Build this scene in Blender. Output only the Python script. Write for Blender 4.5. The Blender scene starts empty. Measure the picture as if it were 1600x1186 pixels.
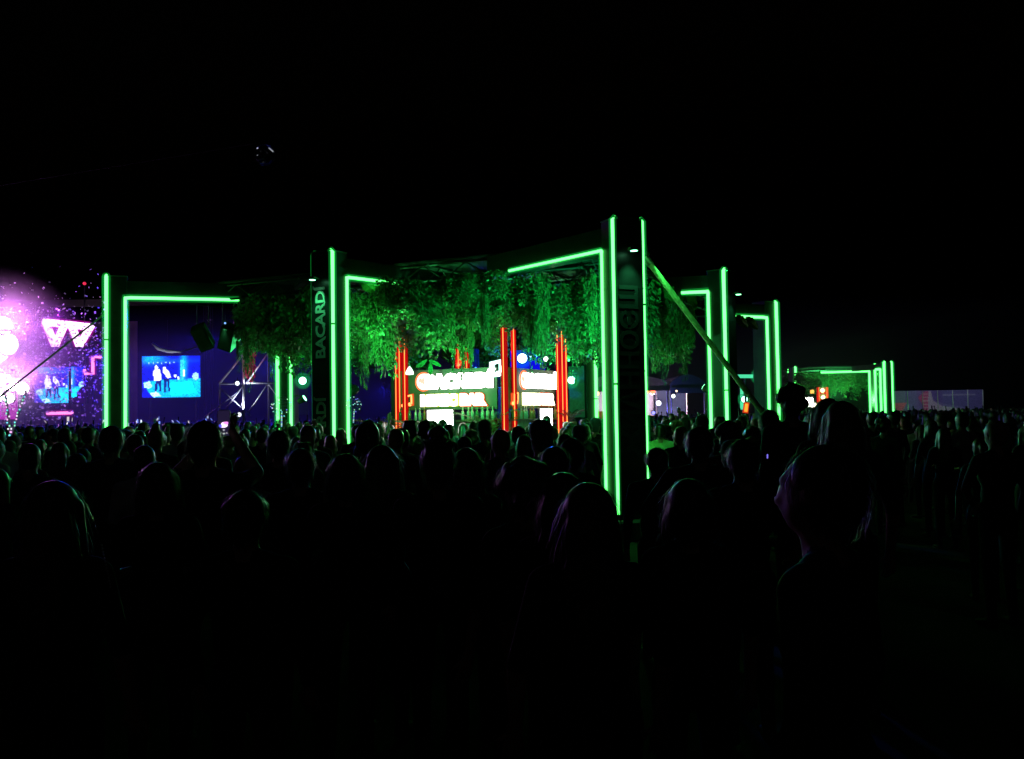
import bpy, bmesh, math, random
import numpy as np
from mathutils import Vector, Matrix, Euler
random.seed(7); np.random.seed(7)
SC = bpy.context.scene
COL = SC.collection
R = math.radians

# ------------------------------------------------------------------ camera
F_PX = 1480.0                      # focal length in pixels of the 1600 px wide photograph
EYE = 1.8
PITCH = math.atan(55.0 / F_PX)
ROLL = -0.0160
cam_d = bpy.data.cameras.new('camera'); cam = bpy.data.objects.new('camera', cam_d); COL.objects.link(cam)
cam_d.sensor_width = 36.0; cam_d.lens = 36.0 * F_PX / 1600.0
cam_d.clip_start = 0.05; cam_d.clip_end = 3000
CAM_R = Matrix.Rotation(math.pi / 2 + PITCH, 3, 'X') @ Matrix.Rotation(ROLL, 3, 'Z')
cam.matrix_world = Matrix.Translation((0, 0, EYE)) @ CAM_R.to_4x4()
SC.camera = cam

def P(px, py, d):
    """point at distance d in front of the camera (world y = d) seen at photo pixel (px, py)"""
    v = CAM_R @ Vector(((px - 800) / F_PX, -(py - 593) / F_PX, -1.0))
    return Vector((v.x * d / v.y, d, EYE + v.z * d / v.y))
def G(px, d, z=0.0):
    p = P(px, 648 - 0.016 * (px - 800), d)
    return Vector((p.x, d, z))

# ------------------------------------------------------------------ world, moon, exposure
W = bpy.data.worlds.new('World'); SC.world = W; W.use_nodes = True
nt = W.node_tree; bg = nt.nodes['Background']
sky = nt.nodes.new('ShaderNodeTexSky'); sky.sky_type = 'NISHITA'; sky.sun_disc = False
sky.sun_elevation = R(-5.0); sky.sun_rotation = R(200)
nt.links.new(sky.outputs[0], bg.inputs[0]); bg.inputs[1].default_value = 0.05
moon_d = bpy.data.lights.new('moon', 'SUN'); moon_d.energy = 0.0015; moon_d.angle = R(0.5); moon_d.color = (0.8, 0.85, 1)
moon = bpy.data.objects.new('moon', moon_d); COL.objects.link(moon); moon.rotation_euler = (R(50), 0, R(20))
SC.view_settings.view_transform = 'Standard'; SC.view_settings.look = 'None'
SC.view_settings.exposure = 0.0; SC.view_settings.gamma = 1.0
SC.cycles.max_bounces = 6; SC.cycles.diffuse_bounces = 2; SC.cycles.glossy_bounces = 2
SC.cycles.transparent_max_bounces = 24; SC.cycles.volume_bounces = 0
SC.cycles.sample_clamp_indirect = 3.0
SC.cycles.use_denoising = True

# ------------------------------------------------------------------ materials
MATS = {}
def mat(name, col=(0.5, 0.5, 0.5), rough=0.6, metal=0.0, emit=None, estr=0.0, noise=0.0, nscale=20.0, spec=0.5, objcol=False, attr=None, attr_emit=0.0, transl=0.0, bump=0.0):
    if name in MATS: return MATS[name]
    m = bpy.data.materials.new(name); m.use_nodes = True; MATS[name] = m
    n = m.node_tree.nodes; l = m.node_tree.links; b = n['Principled BSDF']
    b.inputs['Base Color'].default_value = (*col, 1); b.inputs['Roughness'].default_value = rough
    b.inputs['Metallic'].default_value = metal; b.inputs['Specular IOR Level'].default_value = spec
    if emit:
        b.inputs['Emission Color'].default_value = (*emit, 1); b.inputs['Emission Strength'].default_value = estr
    src = None
    if objcol:
        oi = n.new('ShaderNodeObjectInfo'); src = oi.outputs['Color']
    if attr:
        a = n.new('ShaderNodeAttribute'); a.attribute_name = attr
        if attr_emit > 0:
            l.new(a.outputs['Color'], b.inputs['Emission Color']); b.inputs['Emission Strength'].default_value = attr_emit
            b.inputs['Base Color'].default_value = (0.01, 0.01, 0.01, 1)
        else: src = a.outputs['Color']
    if noise > 0 or src:
        if noise > 0:
            tc = n.new('ShaderNodeTexCoord'); nz = n.new('ShaderNodeTexNoise'); nz.inputs['Scale'].default_value = nscale
            nz.inputs['Detail'].default_value = 5; l.new(tc.outputs['Object'], nz.inputs['Vector'])
            mr = n.new('ShaderNodeMapRange'); mr.inputs[3].default_value = 1 - noise; mr.inputs[4].default_value = 1 + noise
            mr.inputs[1].default_value = 0.3; mr.inputs[2].default_value = 0.7
            l.new(nz.outputs['Fac'], mr.inputs[0])
            mx = n.new('ShaderNodeMix'); mx.data_type = 'RGBA'; mx.blend_type = 'MULTIPLY'; mx.inputs[0].default_value = 1
            mx.inputs[6].default_value = (*col, 1)
            if src: l.new(src, mx.inputs[6])
            l.new(mr.outputs[0], mx.inputs[7]); src = mx.outputs[2]
            if bump > 0:
                bp = n.new('ShaderNodeBump'); bp.inputs['Strength'].default_value = bump; bp.inputs['Distance'].default_value = 0.02
                l.new(nz.outputs['Fac'], bp.inputs['Height']); l.new(bp.outputs[0], b.inputs['Normal'])
        l.new(src, b.inputs['Base Color'])
    if transl > 0:
        tr = n.new('ShaderNodeBsdfTranslucent'); tr.inputs[0].default_value = (*col, 1)
        if src: l.new(src, tr.inputs[0])
        ms = n.new('ShaderNodeMixShader'); ms.inputs[0].default_value = transl
        l.new(b.outputs[0], ms.inputs[1]); l.new(tr.outputs[0], ms.inputs[2])
        l.new(ms.outputs[0], n['Material Output'].inputs['Surface'])
    return m
def emis(name, col, s):
    if name in MATS: return MATS[name]
    m = bpy.data.materials.new(name); m.use_nodes = True; MATS[name] = m
    n = m.node_tree.nodes; n.remove(n['Principled BSDF'])
    e = n.new('ShaderNodeEmission'); e.inputs[0].default_value = (*col, 1); e.inputs[1].default_value = s
    m.node_tree.links.new(e.outputs[0], n['Material Output'].inputs['Surface'])
    return m
def bloom_halo(name, col, s):  # emissive volume added to imitate camera bloom round tubes and lenses
    """milky silicone jacket that glows round an LED core: an emitting, non-scattering volume"""
    if name in MATS: return MATS[name]
    m = bpy.data.materials.new(name); m.use_nodes = True; MATS[name] = m
    n = m.node_tree.nodes; n.remove(n['Principled BSDF'])
    e = n.new('ShaderNodeEmission'); e.inputs[0].default_value = (*col, 1); e.inputs[1].default_value = s
    m.node_tree.links.new(e.outputs[0], n['Material Output'].inputs['Volume'])
    return m

# ------------------------------------------------------------------ mesh helpers
class MB:
    def __init__(s): s.v = []; s.f = []; s.mi = []
    def add(s, vs, fs, mi=0):
        o = len(s.v); s.v += [tuple(v) for v in vs]; s.f += [tuple(i + o for i in f) for f in fs]; s.mi += [mi] * len(fs); return s
    def box(s, c, size, rz=0.0, rot=None, mi=0):
        hx, hy, hz = size[0] / 2, size[1] / 2, size[2] / 2
        M = rot if rot is not None else Matrix.Rotation(rz, 3, 'Z')
        vs = [Vector(c) + M @ Vector((x, y, z)) for x in (-hx, hx) for y in (-hy, hy) for z in (-hz, hz)]
        return s.add(vs, [(0, 1, 3, 2), (4, 6, 7, 5), (0, 4, 5, 1), (2, 3, 7, 6), (0, 2, 6, 4), (1, 5, 7, 3)], mi)
    def bbox(s, c, size, bev=0.01, rz=0.0, mi=0):
        """box with chamfered edges"""
        bm = bmesh.new(); bmesh.ops.create_cube(bm, size=1)
        for v in bm.verts: v.co = Vector((v.co.x * size[0], v.co.y * size[1], v.co.z * size[2]))
        bmesh.ops.bevel(bm, geom=bm.edges[:], offset=min(bev, min(size) * .4), segments=1, affect='EDGES')
        M = Matrix.Rotation(rz, 3, 'Z'); bm.verts.index_update()
        s.add([Vector(c) + M @ v.co for v in bm.verts], [[v.index for v in f.verts] for f in bm.faces], mi); bm.free(); return s
    def tube(s, p0, p1, r0, r1=None, n=8, cap=True, mi=0):
        r1 = r0 if r1 is None else r1
        p0 = Vector(p0); p1 = Vector(p1); d = (p1 - p0)
        if d.length < 1e-9: return s
        q = d.to_track_quat('Z', 'Y').to_matrix()
        vs = []
        for p, r in ((p0, r0), (p1, r1)):
            for k in range(n):
                a = 2 * math.pi * k / n; vs.append(p + q @ Vector((math.cos(a) * r, math.sin(a) * r, 0)))
        fs = [(k, (k + 1) % n, n + (k + 1) % n, n + k) for k in range(n)]
        if cap: fs += [tuple(range(n - 1, -1, -1)), tuple(range(n, 2 * n))]
        return s.add(vs, fs, mi)
    def path(s, pts, r, n=8, mi=0):
        """one continuous tube along a polyline"""
        pts = [Vector(p) for p in pts]; vs = []; m = len(pts)
        for i, p in enumerate(pts):
            t = (pts[min(i + 1, m - 1)] - pts[max(i - 1, 0)]).normalized()
            if 0 < i < m - 1:
                a = (pts[i] - pts[i - 1]).normalized(); b = (pts[i + 1] - pts[i]).normalized()
                sc = 1 / max(0.4, math.cos(a.angle(b) / 2))
            else: sc = 1
            rr = r[i] if isinstance(r, (list, tuple)) else r
            up = Vector((0, 0, 1)) if abs(t.z) < 0.9 else Vector((0.3, 1, 0)).normalized()
            if i == 0: x = t.cross(up).normalized()
            else: x = (x - t * x.dot(t)).normalized()
            y = t.cross(x)
            for k in range(n):
                a = 2 * math.pi * k / n; vs.append(p + (x * math.cos(a) + y * math.sin(a)) * rr * (sc if sc < 1.3 else 1.2))
        fs = []
        for i in range(m - 1):
            for k in range(n): fs.append((i * n + k, i * n + (k + 1) % n, (i + 1) * n + (k + 1) % n, (i + 1) * n + k))
        fs += [tuple(range(n - 1, -1, -1)), tuple(range((m - 1) * n, m * n))]
        return s.add(vs, fs, mi)
    def lathe(s, prof, c=(0, 0, 0), n=12, M=None, mi=0):
        """prof: list of (r, z)"""
        vs = []; c = Vector(c)
        for r, z in prof:
            for k in range(n):
                a = 2 * math.pi * k / n; v = Vector((r * math.cos(a), r * math.sin(a), z)); vs.append(c + (M @ v if M else v))
        m = len(prof); fs = []
        for i in range(m - 1):
            for k in range(n): fs.append((i * n + k, i * n + (k + 1) % n, (i + 1) * n + (k + 1) % n, (i + 1) * n + k))
        fs += [tuple(range(n - 1, -1, -1)), tuple(range((m - 1) * n, m * n))]
        return s.add(vs, fs, mi)
    def ball(s, c, r, n=12, m=8, M=None, mi=0):
        if not isinstance(r, (tuple, list)): r = (r, r, r)
        c = Vector(c); vs = [c + (M @ Vector((0, 0, -r[2])) if M else Vector((0, 0, -r[2])))]
        for i in range(1, m):
            t = math.pi * i / m
            for k in range(n):
                a = 2 * math.pi * k / n
                v = Vector((r[0] * math.sin(t) * math.cos(a), r[1] * math.sin(t) * math.sin(a), -r[2] * math.cos(t)))
                vs.append(c + (M @ v if M else v))
        vs.append(c + (M @ Vector((0, 0, r[2])) if M else Vector((0, 0, r[2]))))
        fs = [(0, 1 + (k + 1) % n, 1 + k) for k in range(n)]
        for i in range(m - 2):
            for k in range(n): fs.append((1 + i * n + k, 1 + i * n + (k + 1) % n, 1 + (i + 1) * n + (k + 1) % n, 1 + (i + 1) * n + k))
        t = len(vs) - 1; o = 1 + (m - 2) * n
        fs += [(t, o + k, o + (k + 1) % n) for k in range(n)]
        return s.add(vs, fs, mi)
    def capsule(s, p0, p1, r0, r1, n=10):
        p0 = Vector(p0); p1 = Vector(p1); d = p1 - p0
        t = d.normalized() if d.length > 1e-6 else Vector((0, 0, 1))
        q = t.to_track_quat('Z', 'Y').to_matrix(); L = d.length
        prof = [(r0 * math.sin(a), -r0 * math.cos(a)) for a in (0.05, 0.5, 1.05)] + [(r0, 0), (r1, L)] + [(r1 * math.cos(a), L + r1 * math.sin(a)) for a in (0.5, 1.05, 1.52)]
        return s.lathe(prof, p0, n, q)
    def mesh(s, name, mats=(), smooth=False):
        me = bpy.data.meshes.new(name); me.from_pydata(s.v, [], s.f)
        for m in mats: me.materials.append(m)
        if any(s.mi): me.polygons.foreach_set('material_index', s.mi)
        if smooth: me.polygons.foreach_set('use_smooth', [True] * len(me.polygons))
        me.update(); return me
    def obj(s, name, m, parent=None, smooth=False):
        ms = m if isinstance(m, (list, tuple)) else [m]
        return link(name, s.mesh(name, ms, smooth), parent)
def link(name, data, parent=None, loc=(0, 0, 0), rz=0.0):
    o = bpy.data.objects.new(name, data); COL.objects.link(o); o.location = loc; o.rotation_euler = (0, 0, rz)
    if parent is not None: o.parent = parent
    return o
def tag(o, label=None, cat=None, group=None, kind=None):
    if label: o['label'] = label
    if cat: o['category'] = cat
    if group: o['group'] = group
    if kind: o['kind'] = kind
    return o
def thing(name, label, cat, loc=(0, 0, 0), rz=0.0, group=None):
    return tag(link(name, None, None, loc, rz), label, cat, group, 'thing')
def lamp(name, kind, loc, energy, col, parent=None, target=None, size=0.1, angle=60, blend=0.6):
    d = bpy.data.lights.new(name, kind); d.energy = energy; d.color = col
    if kind == 'SPOT': d.spot_size = R(angle); d.spot_blend = blend
    if kind in ('SPOT', 'POINT'): d.shadow_soft_size = size
    o = bpy.data.objects.new(name, d); COL.objects.link(o); o.location = loc
    if target is not None: o.rotation_euler = (Vector(target) - Vector(loc)).to_track_quat('-Z', 'Y').to_euler()
    if parent is not None: o.parent = parent; o.matrix_parent_inverse = parent.matrix_basis.inverted()
    return o
def text_mesh(body, size, extrude=0.004, offset=0.0, align='CENTER', space=1.0, res=3):
    c = bpy.data.curves.new('t', 'FONT'); c.body = body; c.size = size; c.extrude = extrude; c.offset = offset
    c.align_x = align; c.align_y = 'CENTER'; c.space_character = space; c.resolution_u = res
    o = bpy.data.objects.new('t', c); COL.objects.link(o)
    dg = bpy.context.evaluated_depsgraph_get(); me = bpy.data.meshes.new_from_object(o.evaluated_get(dg))
    bpy.data.objects.remove(o); bpy.data.curves.remove(c); return me
def put(me, M, m):
    me.transform(M.to_4x4() if len(M) == 3 else M)
    me.materials.clear(); me.materials.append(m); return me
def frame(x, y, o=(0, 0, 0)):
    """matrix whose local X is x, local Y is y"""
    x = Vector(x).normalized(); y = Vector(y); y = (y - x * x.dot(y)).normalized(); z = x.cross(y)
    M = Matrix((x, y, z)).transposed().to_4x4(); M.translation = Vector(o); return M

GREEN = (0.10, 1.0, 0.15)
black_panel = mat('black_panel', (0.018, 0.02, 0.02), 0.38, noise=0.35, nscale=6)
black_metal = mat('black_metal', (0.03, 0.03, 0.032), 0.5)
alu = mat('aluminium', (0.5, 0.5, 0.52), 0.38, 0.85, noise=0.2, nscale=9)
steel = mat('steel', (0.35, 0.35, 0.37), 0.4, 0.8)
timber = mat('timber', (0.6, 0.52, 0.36), 0.7, noise=0.35, nscale=14)
leaf_a = mat('leaf_green', (0.06, 0.14, 0.04), 0.5, noise=0.45, nscale=5, transl=0.3)
leaf_b = mat('leaf_olive', (0.075, 0.14, 0.05), 0.5, noise=0.45, nscale=5, transl=0.3)
stem_m = mat('vine_stem', (0.09, 0.075, 0.04), 0.8)

# ------------------------------------------------------------------ ground
gb = MB(); N = 40
for i in range(N + 1):
    for j in range(N + 1):
        x = (i / N - .5); y = (j / N)
        X = math.copysign(abs(x * 2) ** 2.2, x) * 500; Y = -60 + 1000 * y ** 2.2
        gb.v.append((X, Y, random.uniform(-.012, .012) if abs(X) < 60 and Y < 120 else 0))
for i in range(N):
    for j in range(N):
        a = i * (N + 1) + j; gb.f.append((a, a + N + 1, a + N + 2, a + 1)); gb.mi.append(0)
ground = gb.obj('ground', mat('trodden_grass', (0.045, 0.05, 0.026), 0.9, noise=0.6, nscale=0.8, bump=0.6))
tag(ground, kind='structure')

# ------------------------------------------------------------------ neon columns of the pavilion
CH = 4.6
def tube_parts(root, name, pts, r, key):
    """an LED tube: core (the part) and its glowing jacket (sub-part)"""
    col = GREEN
    c = MB().path(pts, r, 8).obj(name, emis('green_led', col, 4.4), root, True)
    MB().path(pts, r * 2.5, 10).obj('jacket', bloom_halo('green_jacket_%s' % key, (0.01, 1.0, 0.12), 0.17 / (r * 3.2)), c, True)
    return c
def make_column(name, label, loc, inward, arm_dir=None, arm_len=3.0, strip_len=2.2, r=0.03, text=None, w=0.46, dep=0.40, key='a',
                lamp_e=0, flood=0, fz=2.25, fcol=(.06, 1, .2), eb=0.0, group='green edged columns of the near pavilion', simple=False, sides=(1, -1), gates=None):
    gates = sides if gates is None else gates
    inward = Vector((*inward, 0)).normalized(); tang = Vector((inward.y, -inward.x, 0))   # tang: right hand seen from outside
    rz = math.atan2(tang.y, tang.x)
    root = thing(name, label, 'light column', loc, rz, group)
    # local frame: x = tangent, y = inward
    b = MB(); b.bbox((0, 0, CH / 2 + .06), (w, dep, CH - .12), .008); b.obj('column_panel', black_panel, root)
    if not simple:
        for z in (1.2, 2.4, 3.6):
            MB().box((0, 0, z), (w + .006, dep + .006, .012)).obj('panel_joint', black_metal, root)
        MB().bbox((0, 0, .14), (w + .45, dep + .45, .28), .02).obj('base_ballast', mat('ballast', (0.16, 0.16, 0.15), .9, noise=.3), root)
        MB().bbox((0, 0, CH + .01), (w + .02, dep + .02, .02), .005).obj('cap_plate', black_metal, root)
    ad = Vector((*(arm_dir or (inward.x, inward.y)), 0)).normalized()
    al = Vector((ad.dot(tang), ad.dot(inward), 0)); at = Vector((al.y, -al.x, 0))
    a0 = Vector((0, dep / 2 - .02, 0)); zt, zb = CH - .08, CH - .42
    arm = MB(); cs = [a0 + at * sx * (w / 2 - .03) + al * t + Vector((0, 0, z)) for t in (0.0, arm_len) for sx in (-1, 1) for z in (zb + .01, zt)]
    arm.add(cs, [(0, 1, 3, 2), (4, 6, 7, 5), (0, 4, 5, 1), (2, 3, 7, 6), (0, 2, 6, 4), (1, 5, 7, 3)])
    if not simple or arm_len > 0.5: arm.obj('roof_arm', black_panel, root)
    for sx in sides:
        x = sx * (w / 2 + r * .8)
        ye = -dep / 2 + .03 + (eb if sx < 0 else 0)
        tl = tube_parts(root, 'edge_light', [(x, ye, .36), (x, ye, CH - .02), (x - sx * .05, ye, CH + .015)], r, key)
        if not simple:
            for zz in (.33, 3.35 if sx > 0 else 2.2): MB().tube((x, ye, zz), (x, ye, zz + .028), r * 1.25, n=10).obj('coupler', black_metal, tl)
        if sx not in gates: continue
        o = a0 + at * sx * (w / 2 - .03 + r * .8)
        tube_parts(root, 'gate_light', [(x, dep / 2 - .03, .36), (x, dep / 2 - .03, zb - .06), (x, dep / 2 - .03, zb - .005),
                   tuple(o + al * .08 + Vector((0, 0, zb + .01))), tuple(o + al * strip_len + Vector((0, 0, zb + .01)))], r, key)
    if text:
        for body, size, z, fac in text:
            me = text_mesh(body, size, .004, .008 * size / .3, space=.96)
            ob = link('lettering', put(me, frame((0, 0, 1), (-1, 0, 0), (0, -dep / 2 - .004, z)), fac), root)
    if lamp_e:
        f = MB(); f.tube((.02, -dep / 2 - .02, CH - .48), (-.02, -dep / 2 - .16, CH - .44), .012); f.bbox((-.02, -dep / 2 - .17, CH - .47), (.16, .1, .05), .01)
        fo = f.obj('wash_lamp', black_metal, root)
        MB().lathe([(.002, -.502), (.05, -.5), (.052, -.494)], (-.02, -dep / 2 - .17, CH), 12).obj('lens', emis('green_lens', (.2, 1, .45), 9), fo)
        M = Matrix.Translation(loc) @ Matrix.Rotation(rz, 4, 'Z')
        lamp('wash_light', 'SPOT', M @ Vector((-.02, -dep / 2 - .17, CH - .52)), lamp_e, (.08, 1, .32), root, M @ Vector((0, -dep / 2 + .02, CH - 1.5)), .04, 75, .9)
    if flood:
        M = Matrix.Translation(loc) @ Matrix.Rotation(rz, 4, 'Z')
        p = Vector((w / 2 - .1, dep / 2 + .2, fz))
        f = MB(); f.tube(p + Vector((0, -.27, .1)), p + Vector((0, 0, .1)), .015); f.lathe([(.06, -.1), (.08, 0), (.085, .09)], p, 12, Vector((.0, .86, .5)).to_track_quat('Z', 'Y').to_matrix())
        fo = f.obj('vine_flood', black_metal, root)
        dd = Vector((.0, .86, .5)).normalized()
        MB().lathe([(.002, .092), (.078, .093), (.078, .096)], p, 12, dd.to_track_quat('Z', 'Y').to_matrix()).obj('lens', emis('green_lens', (.2, 1, .45), 9), fo)
        lamp('vine_light', 'SPOT', M @ (p + dd * .14), flood, fcol, root, M @ (p + dd * 4), .08, 110, .8)
    return root
letter_grey = mat('letter_grey', (0.42, 0.44, 0.42), 0.5)
letter_dark = mat('letter_dark', (0.04, 0.05, 0.047), 0.5)
C1 = Vector((1.635, 13.75, 0)); C2 = Vector((-3.085, 16.05, 0)); C3 = Vector((-7.71, 18.45, 0)); C4 = Vector((4.22, 18.9, 0)); C5 = Vector((6.57, 24.5, 0))
make_column('neon_column', 'nearest and tallest dark column with two bright green edge tubes and dim lettering', C1, (-.40, .92), (-.60, .80), 3.0, 2.35, .021,
            [('ЖИАННОЄШ', .40, 2.42, letter_dark)], key='a', lamp_e=30, fcol=(.02, 1, .28), flood=850, gates=(-1,))
make_column('neon_column', 'black column lettered BACARDI down its front, green tube on its right edge', C2, (.56, .83), (.66, .75), 3.0, 1.3, .025,
            [('BACARDÍ', .30, 3.40, letter_grey), ('BACARDÍ', .30, 1.53, letter_grey)], key='b', lamp_e=30, fcol=(.06, 1, .2), flood=1000, gates=(1,), eb=.075)
make_column('neon_column', 'leftmost green neon column with a long horizontal tube running right from it', C3, (.94, .34), (.955, .30), 3.2, 2.12, .030, key='c', flood=0, sides=(1,), fz=3.95)
make_column('neon_column', 'green neon column right of the nearest one, crossed by the slanting pole', C4, (-.8, .6), (-.97, .22), 3.0, .62, .029, key='d', lamp_e=16, flood=110, sides=(-1,))
make_column('neon_column', 'green neon column farthest right on the near pavilion, behind the slanting pole', C5, (-.86, -.5), (-.9, -.4), 2.6, 1.05, .035, key='e', flood=0, sides=(-1,))
C6 = G(450, 23.8); C7 = G(915, 27.0)
make_column('neon_column', 'thin double green column half behind the hanging leaves, left of the BACARDI column', C6, (.9, -.1), None, 2.5, 1.5, .036, key='f', flood=240, sides=(1,))
make_column('neon_column', 'single green tube column standing between the bar and the nearest column', C7, (-.7, -.7), None, 2.5, 1.5, .042, key='g', flood=0, sides=(-1,), gates=())

# ------------------------------------------------------------------ pavilion roof truss
CEN = Vector((-.77, 21.3, 0)); U = Vector((.892, -.452, 0)).normalized(); V = Vector((.452, .892, 0)).normalized()
roof = thing('roof_truss', 'dark metal truss roof of the near pavilion above the hanging leaves', 'roof', CEN)
for ax, bx_ in ((U, V), (V, U)):
    for k in range(-3, 4):
        o = bx_ * k * 1.45 + Vector((0, 0, 4.2)); L = 4.4
        t = MB()
        t.tube(o - ax * L, o + ax * L, .025, n=6); t.tube(o - ax * L + Vector((0, 0, .28)), o + ax * L + Vector((0, 0, .28)), .025, n=6)
        n = 20
        for i in range(n):
            s0 = o + ax * (-L + 2 * L * i / n) + Vector((0, 0, .28 * (i % 2))); s1 = o + ax * (-L + 2 * L * (i + 1) / n) + Vector((0, 0, .28 * ((i + 1) % 2)))
            t.tube(s0, s1, .011, n=5)
        t.obj('truss_beam', mat('dull_alu', (.12, .12, .125), .45, .6) if k in (-1, 1) else mat('truss_black', (.012, .012, .012), .6), roof)
MB().box((0, 0, 4.53), (9.0, 9.0, .03), rz=math.atan2(U.y, U.x)).obj('roof_cover', mat('roof_cloth', (.006, .006, .007), .9), roof)

# ------------------------------------------------------------------ hanging vines
def vine_mesh(seed, L, wid, nl, leaf):
    rd = random.Random(seed); mb = MB()
    strands = []
    for s in range(9):
        a = rd.uniform(0, 6.28); rr = wid * math.sqrt(rd.random()); x0, y0 = rr * math.cos(a), rr * math.sin(a)
        l = L * rd.uniform(.55, 1.0) * (1.12 - .35 * rr / wid); pts = []
        for i in range(7):
            t = i / 6; pts.append(Vector((x0 * (1 - .35 * t) + rd.uniform(-.03, .03), y0 * (1 - .35 * t) + rd.uniform(-.03, .03), -l * t)))
        strands.append(pts); mb.path(pts, [.006] * 4 + [.004] * 3, 4, mi=1)
    for i in range(nl):
        pts = strands[i % len(strands)]; t = rd.random() ** .8 * 5.999; k = int(t); p = pts[k].lerp(pts[k + 1], t - k)
        sp = .03 + .1 * rd.random(); az = rd.uniform(0, 6.28)
        p = p + Vector((math.cos(az) * sp, math.sin(az) * sp, rd.uniform(-.03, .03)))
        d = Vector((math.cos(az) * .7, math.sin(az) * .7, -rd.uniform(.3, 1.6))).normalized()
        sd = d.cross(Vector((rd.uniform(-1, 1), rd.uniform(-1, 1), rd.uniform(-.3, .3)))).normalized()
        ll = leaf * rd.uniform(.7, 1.5); ww = ll * rd.uniform(.26, .42); up = sd.cross(d) * ll * .12
        mb.add([p, p + d * ll * .45 + sd * ww + up, p + d * ll, p + d * ll * .45 - sd * ww + up], [(0, 1, 2), (0, 2, 3)], 0 if rd.random() < .6 else 2)
    me = mb.mesh('hanging_vine', [leaf_a, stem_m, leaf_b]); return me
VM = [vine_mesh(100 + i, [1.0, 1.2, .8, 1.35, 1.1, .9, 1.25, 1.5][i], [.34, .4, .3, .36, .42, .33, .38, .3][i], [1100, 800, 1150, 700, 1000, 850, 760, 600][i], [.07, .085, .06, .08, .065, .095, .075, .08][i]) for i in range(8)]
vl = 'clump of green leaves hanging from the near pavilion roof, one of many alike'
def vine(p, s, i, lab=vl, grp='leaf clumps hanging under the near pavilion roof'):
    o = link('hanging_vine', VM[i % 8], None, p, random.uniform(0, 6.28)); o.scale = s
    if lab is vl:
        vx = 800 + F_PX * p[0] / p[1]
        if p[1] < 19.7 and (597 < vx < 655 or 755 < vx < 835 or 848 < vx < 905): o.scale = (s[0] * .8, s[1] * .8, s[2] * .56)
        elif p[1] < 19.7 and 690 < vx < 750: o.scale = (s[0], s[1], s[2] * .75)
        zn = 'left of the BACARDI column' if vx < 500 else 'right beside the BACARDI column' if vx < 625 else 'above the left bar sign' if vx < 780 else 'above the right bar sign' if vx < 885 else 'just left of the nearest column' if vx < 945 else 'right of the nearest column'
        lab = 'leaf clump hanging from the roof ' + zn + (', front rows' if p[1] < 20 else ', back rows'); grp = 'leaf clumps ' + zn
    return tag(o, lab, 'hanging plant', grp)
rv = random.Random(3)
nv = 0
for a in range(-9, 10):
    for b in range(-9, 10):
        q = CEN + U * (a * .58 + rv.uniform(-.25, .25)) + V * (b * .58 + rv.uniform(-.25, .25))
        ca, cb = abs(a * .58), abs(b * .58)
        edge = max(ca, cb)
        if abs(a) + abs(b) > 14: continue
        front = (b < -3) or (a > 3)
        if edge < 2.4 and rv.random() < .55: continue
        if not front and rv.random() < .3: continue
        if a < -7 and b < -5: continue
        vpx = 800 + F_PX * q.x / q.y
        if rv.random() < (.42 if vpx > 955 else .0 if vpx > 770 else .12): continue
        if vpx < 385 or vpx > 1092: continue
        if any((q.to_2d() - c.to_2d()).length < (.85 if c is C1 else 1.1) for c in (C1, C2, C3, C4, C5)): continue
        if q.y < 15.9 and vpx > 760: continue
        if vpx > 1035 and q.y < 20.6 or vpx > 1078: continue
        q.z = 4.2 + rv.uniform(-.15, .05)
        sz = rv.uniform(.72, 1.05)
        vine(q, (rv.uniform(.9, 1.2), rv.uniform(.9, 1.2), sz), rv.randrange(8)); nv += 1
# a few long trailers that show in the photograph
for px, py, d in ((612, 602, 18.6), (600, 570, 18.4), (1057, 577, 17.4), (1020, 560, 17.0), (905, 572, 17.6), (405, 560, 20.5), (468, 545, 20.5), (690, 556, 18.0), (830, 560, 17.5), (1072, 560, 20.6), (440, 552, 20.0)):
    p = P(px, py, d); L = 4.15 - p.z
    vine(Vector((p.x, p.y, 4.15)), (.62, .62, L / 1.32), 3, 'long leafy trailer hanging lower than the other leaves under the pavilion roof', 'long leafy trailers under the pavilion roof')
for i in range(22):
    px = rv.uniform(775, 940); d = rv.uniform(16.4, 19.0); vine(Vector((G(px, d).x, d, 4.15 + rv.uniform(-.2, .05))), (rv.uniform(.9, 1.25), rv.uniform(.9, 1.25), rv.uniform(.8, 1.05)), rv.randrange(8))
# thin wisps that hang below the rest and break the lower edge
for i in range(64):
    e = rv.uniform(-4.6, 4.6); q = CEN + (U * e - V * rv.uniform(2.6, 4.7) if i % 2 else V * e + U * rv.uniform(2.6, 4.7)); vx = 800 + F_PX * q.x / q.y
    if 600 < vx < 650 or 765 < vx < 825 or 855 < vx < 895 or vx < 372 or vx > 1075 or (vx > 1035 and q.y < 20.6) or any((q.to_2d() - c.to_2d()).length < 1.0 for c in (C1, C2, C4)): continue
    q.z = 4.15; w_ = rv.uniform(.22, .42)
    zn = 'left of the BACARDI column' if vx < 500 else 'between the BACARDI column and the bar' if vx < 640 else 'over the bar signs' if vx < 900 else 'beside the nearest column'
    vine(q, (w_, w_, rv.uniform(.95, 1.35)), rv.choice((3, 6, 7)), 'thin leafy wisp hanging below the roof leaves ' + zn, 'thin leafy wisps ' + zn)
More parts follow.
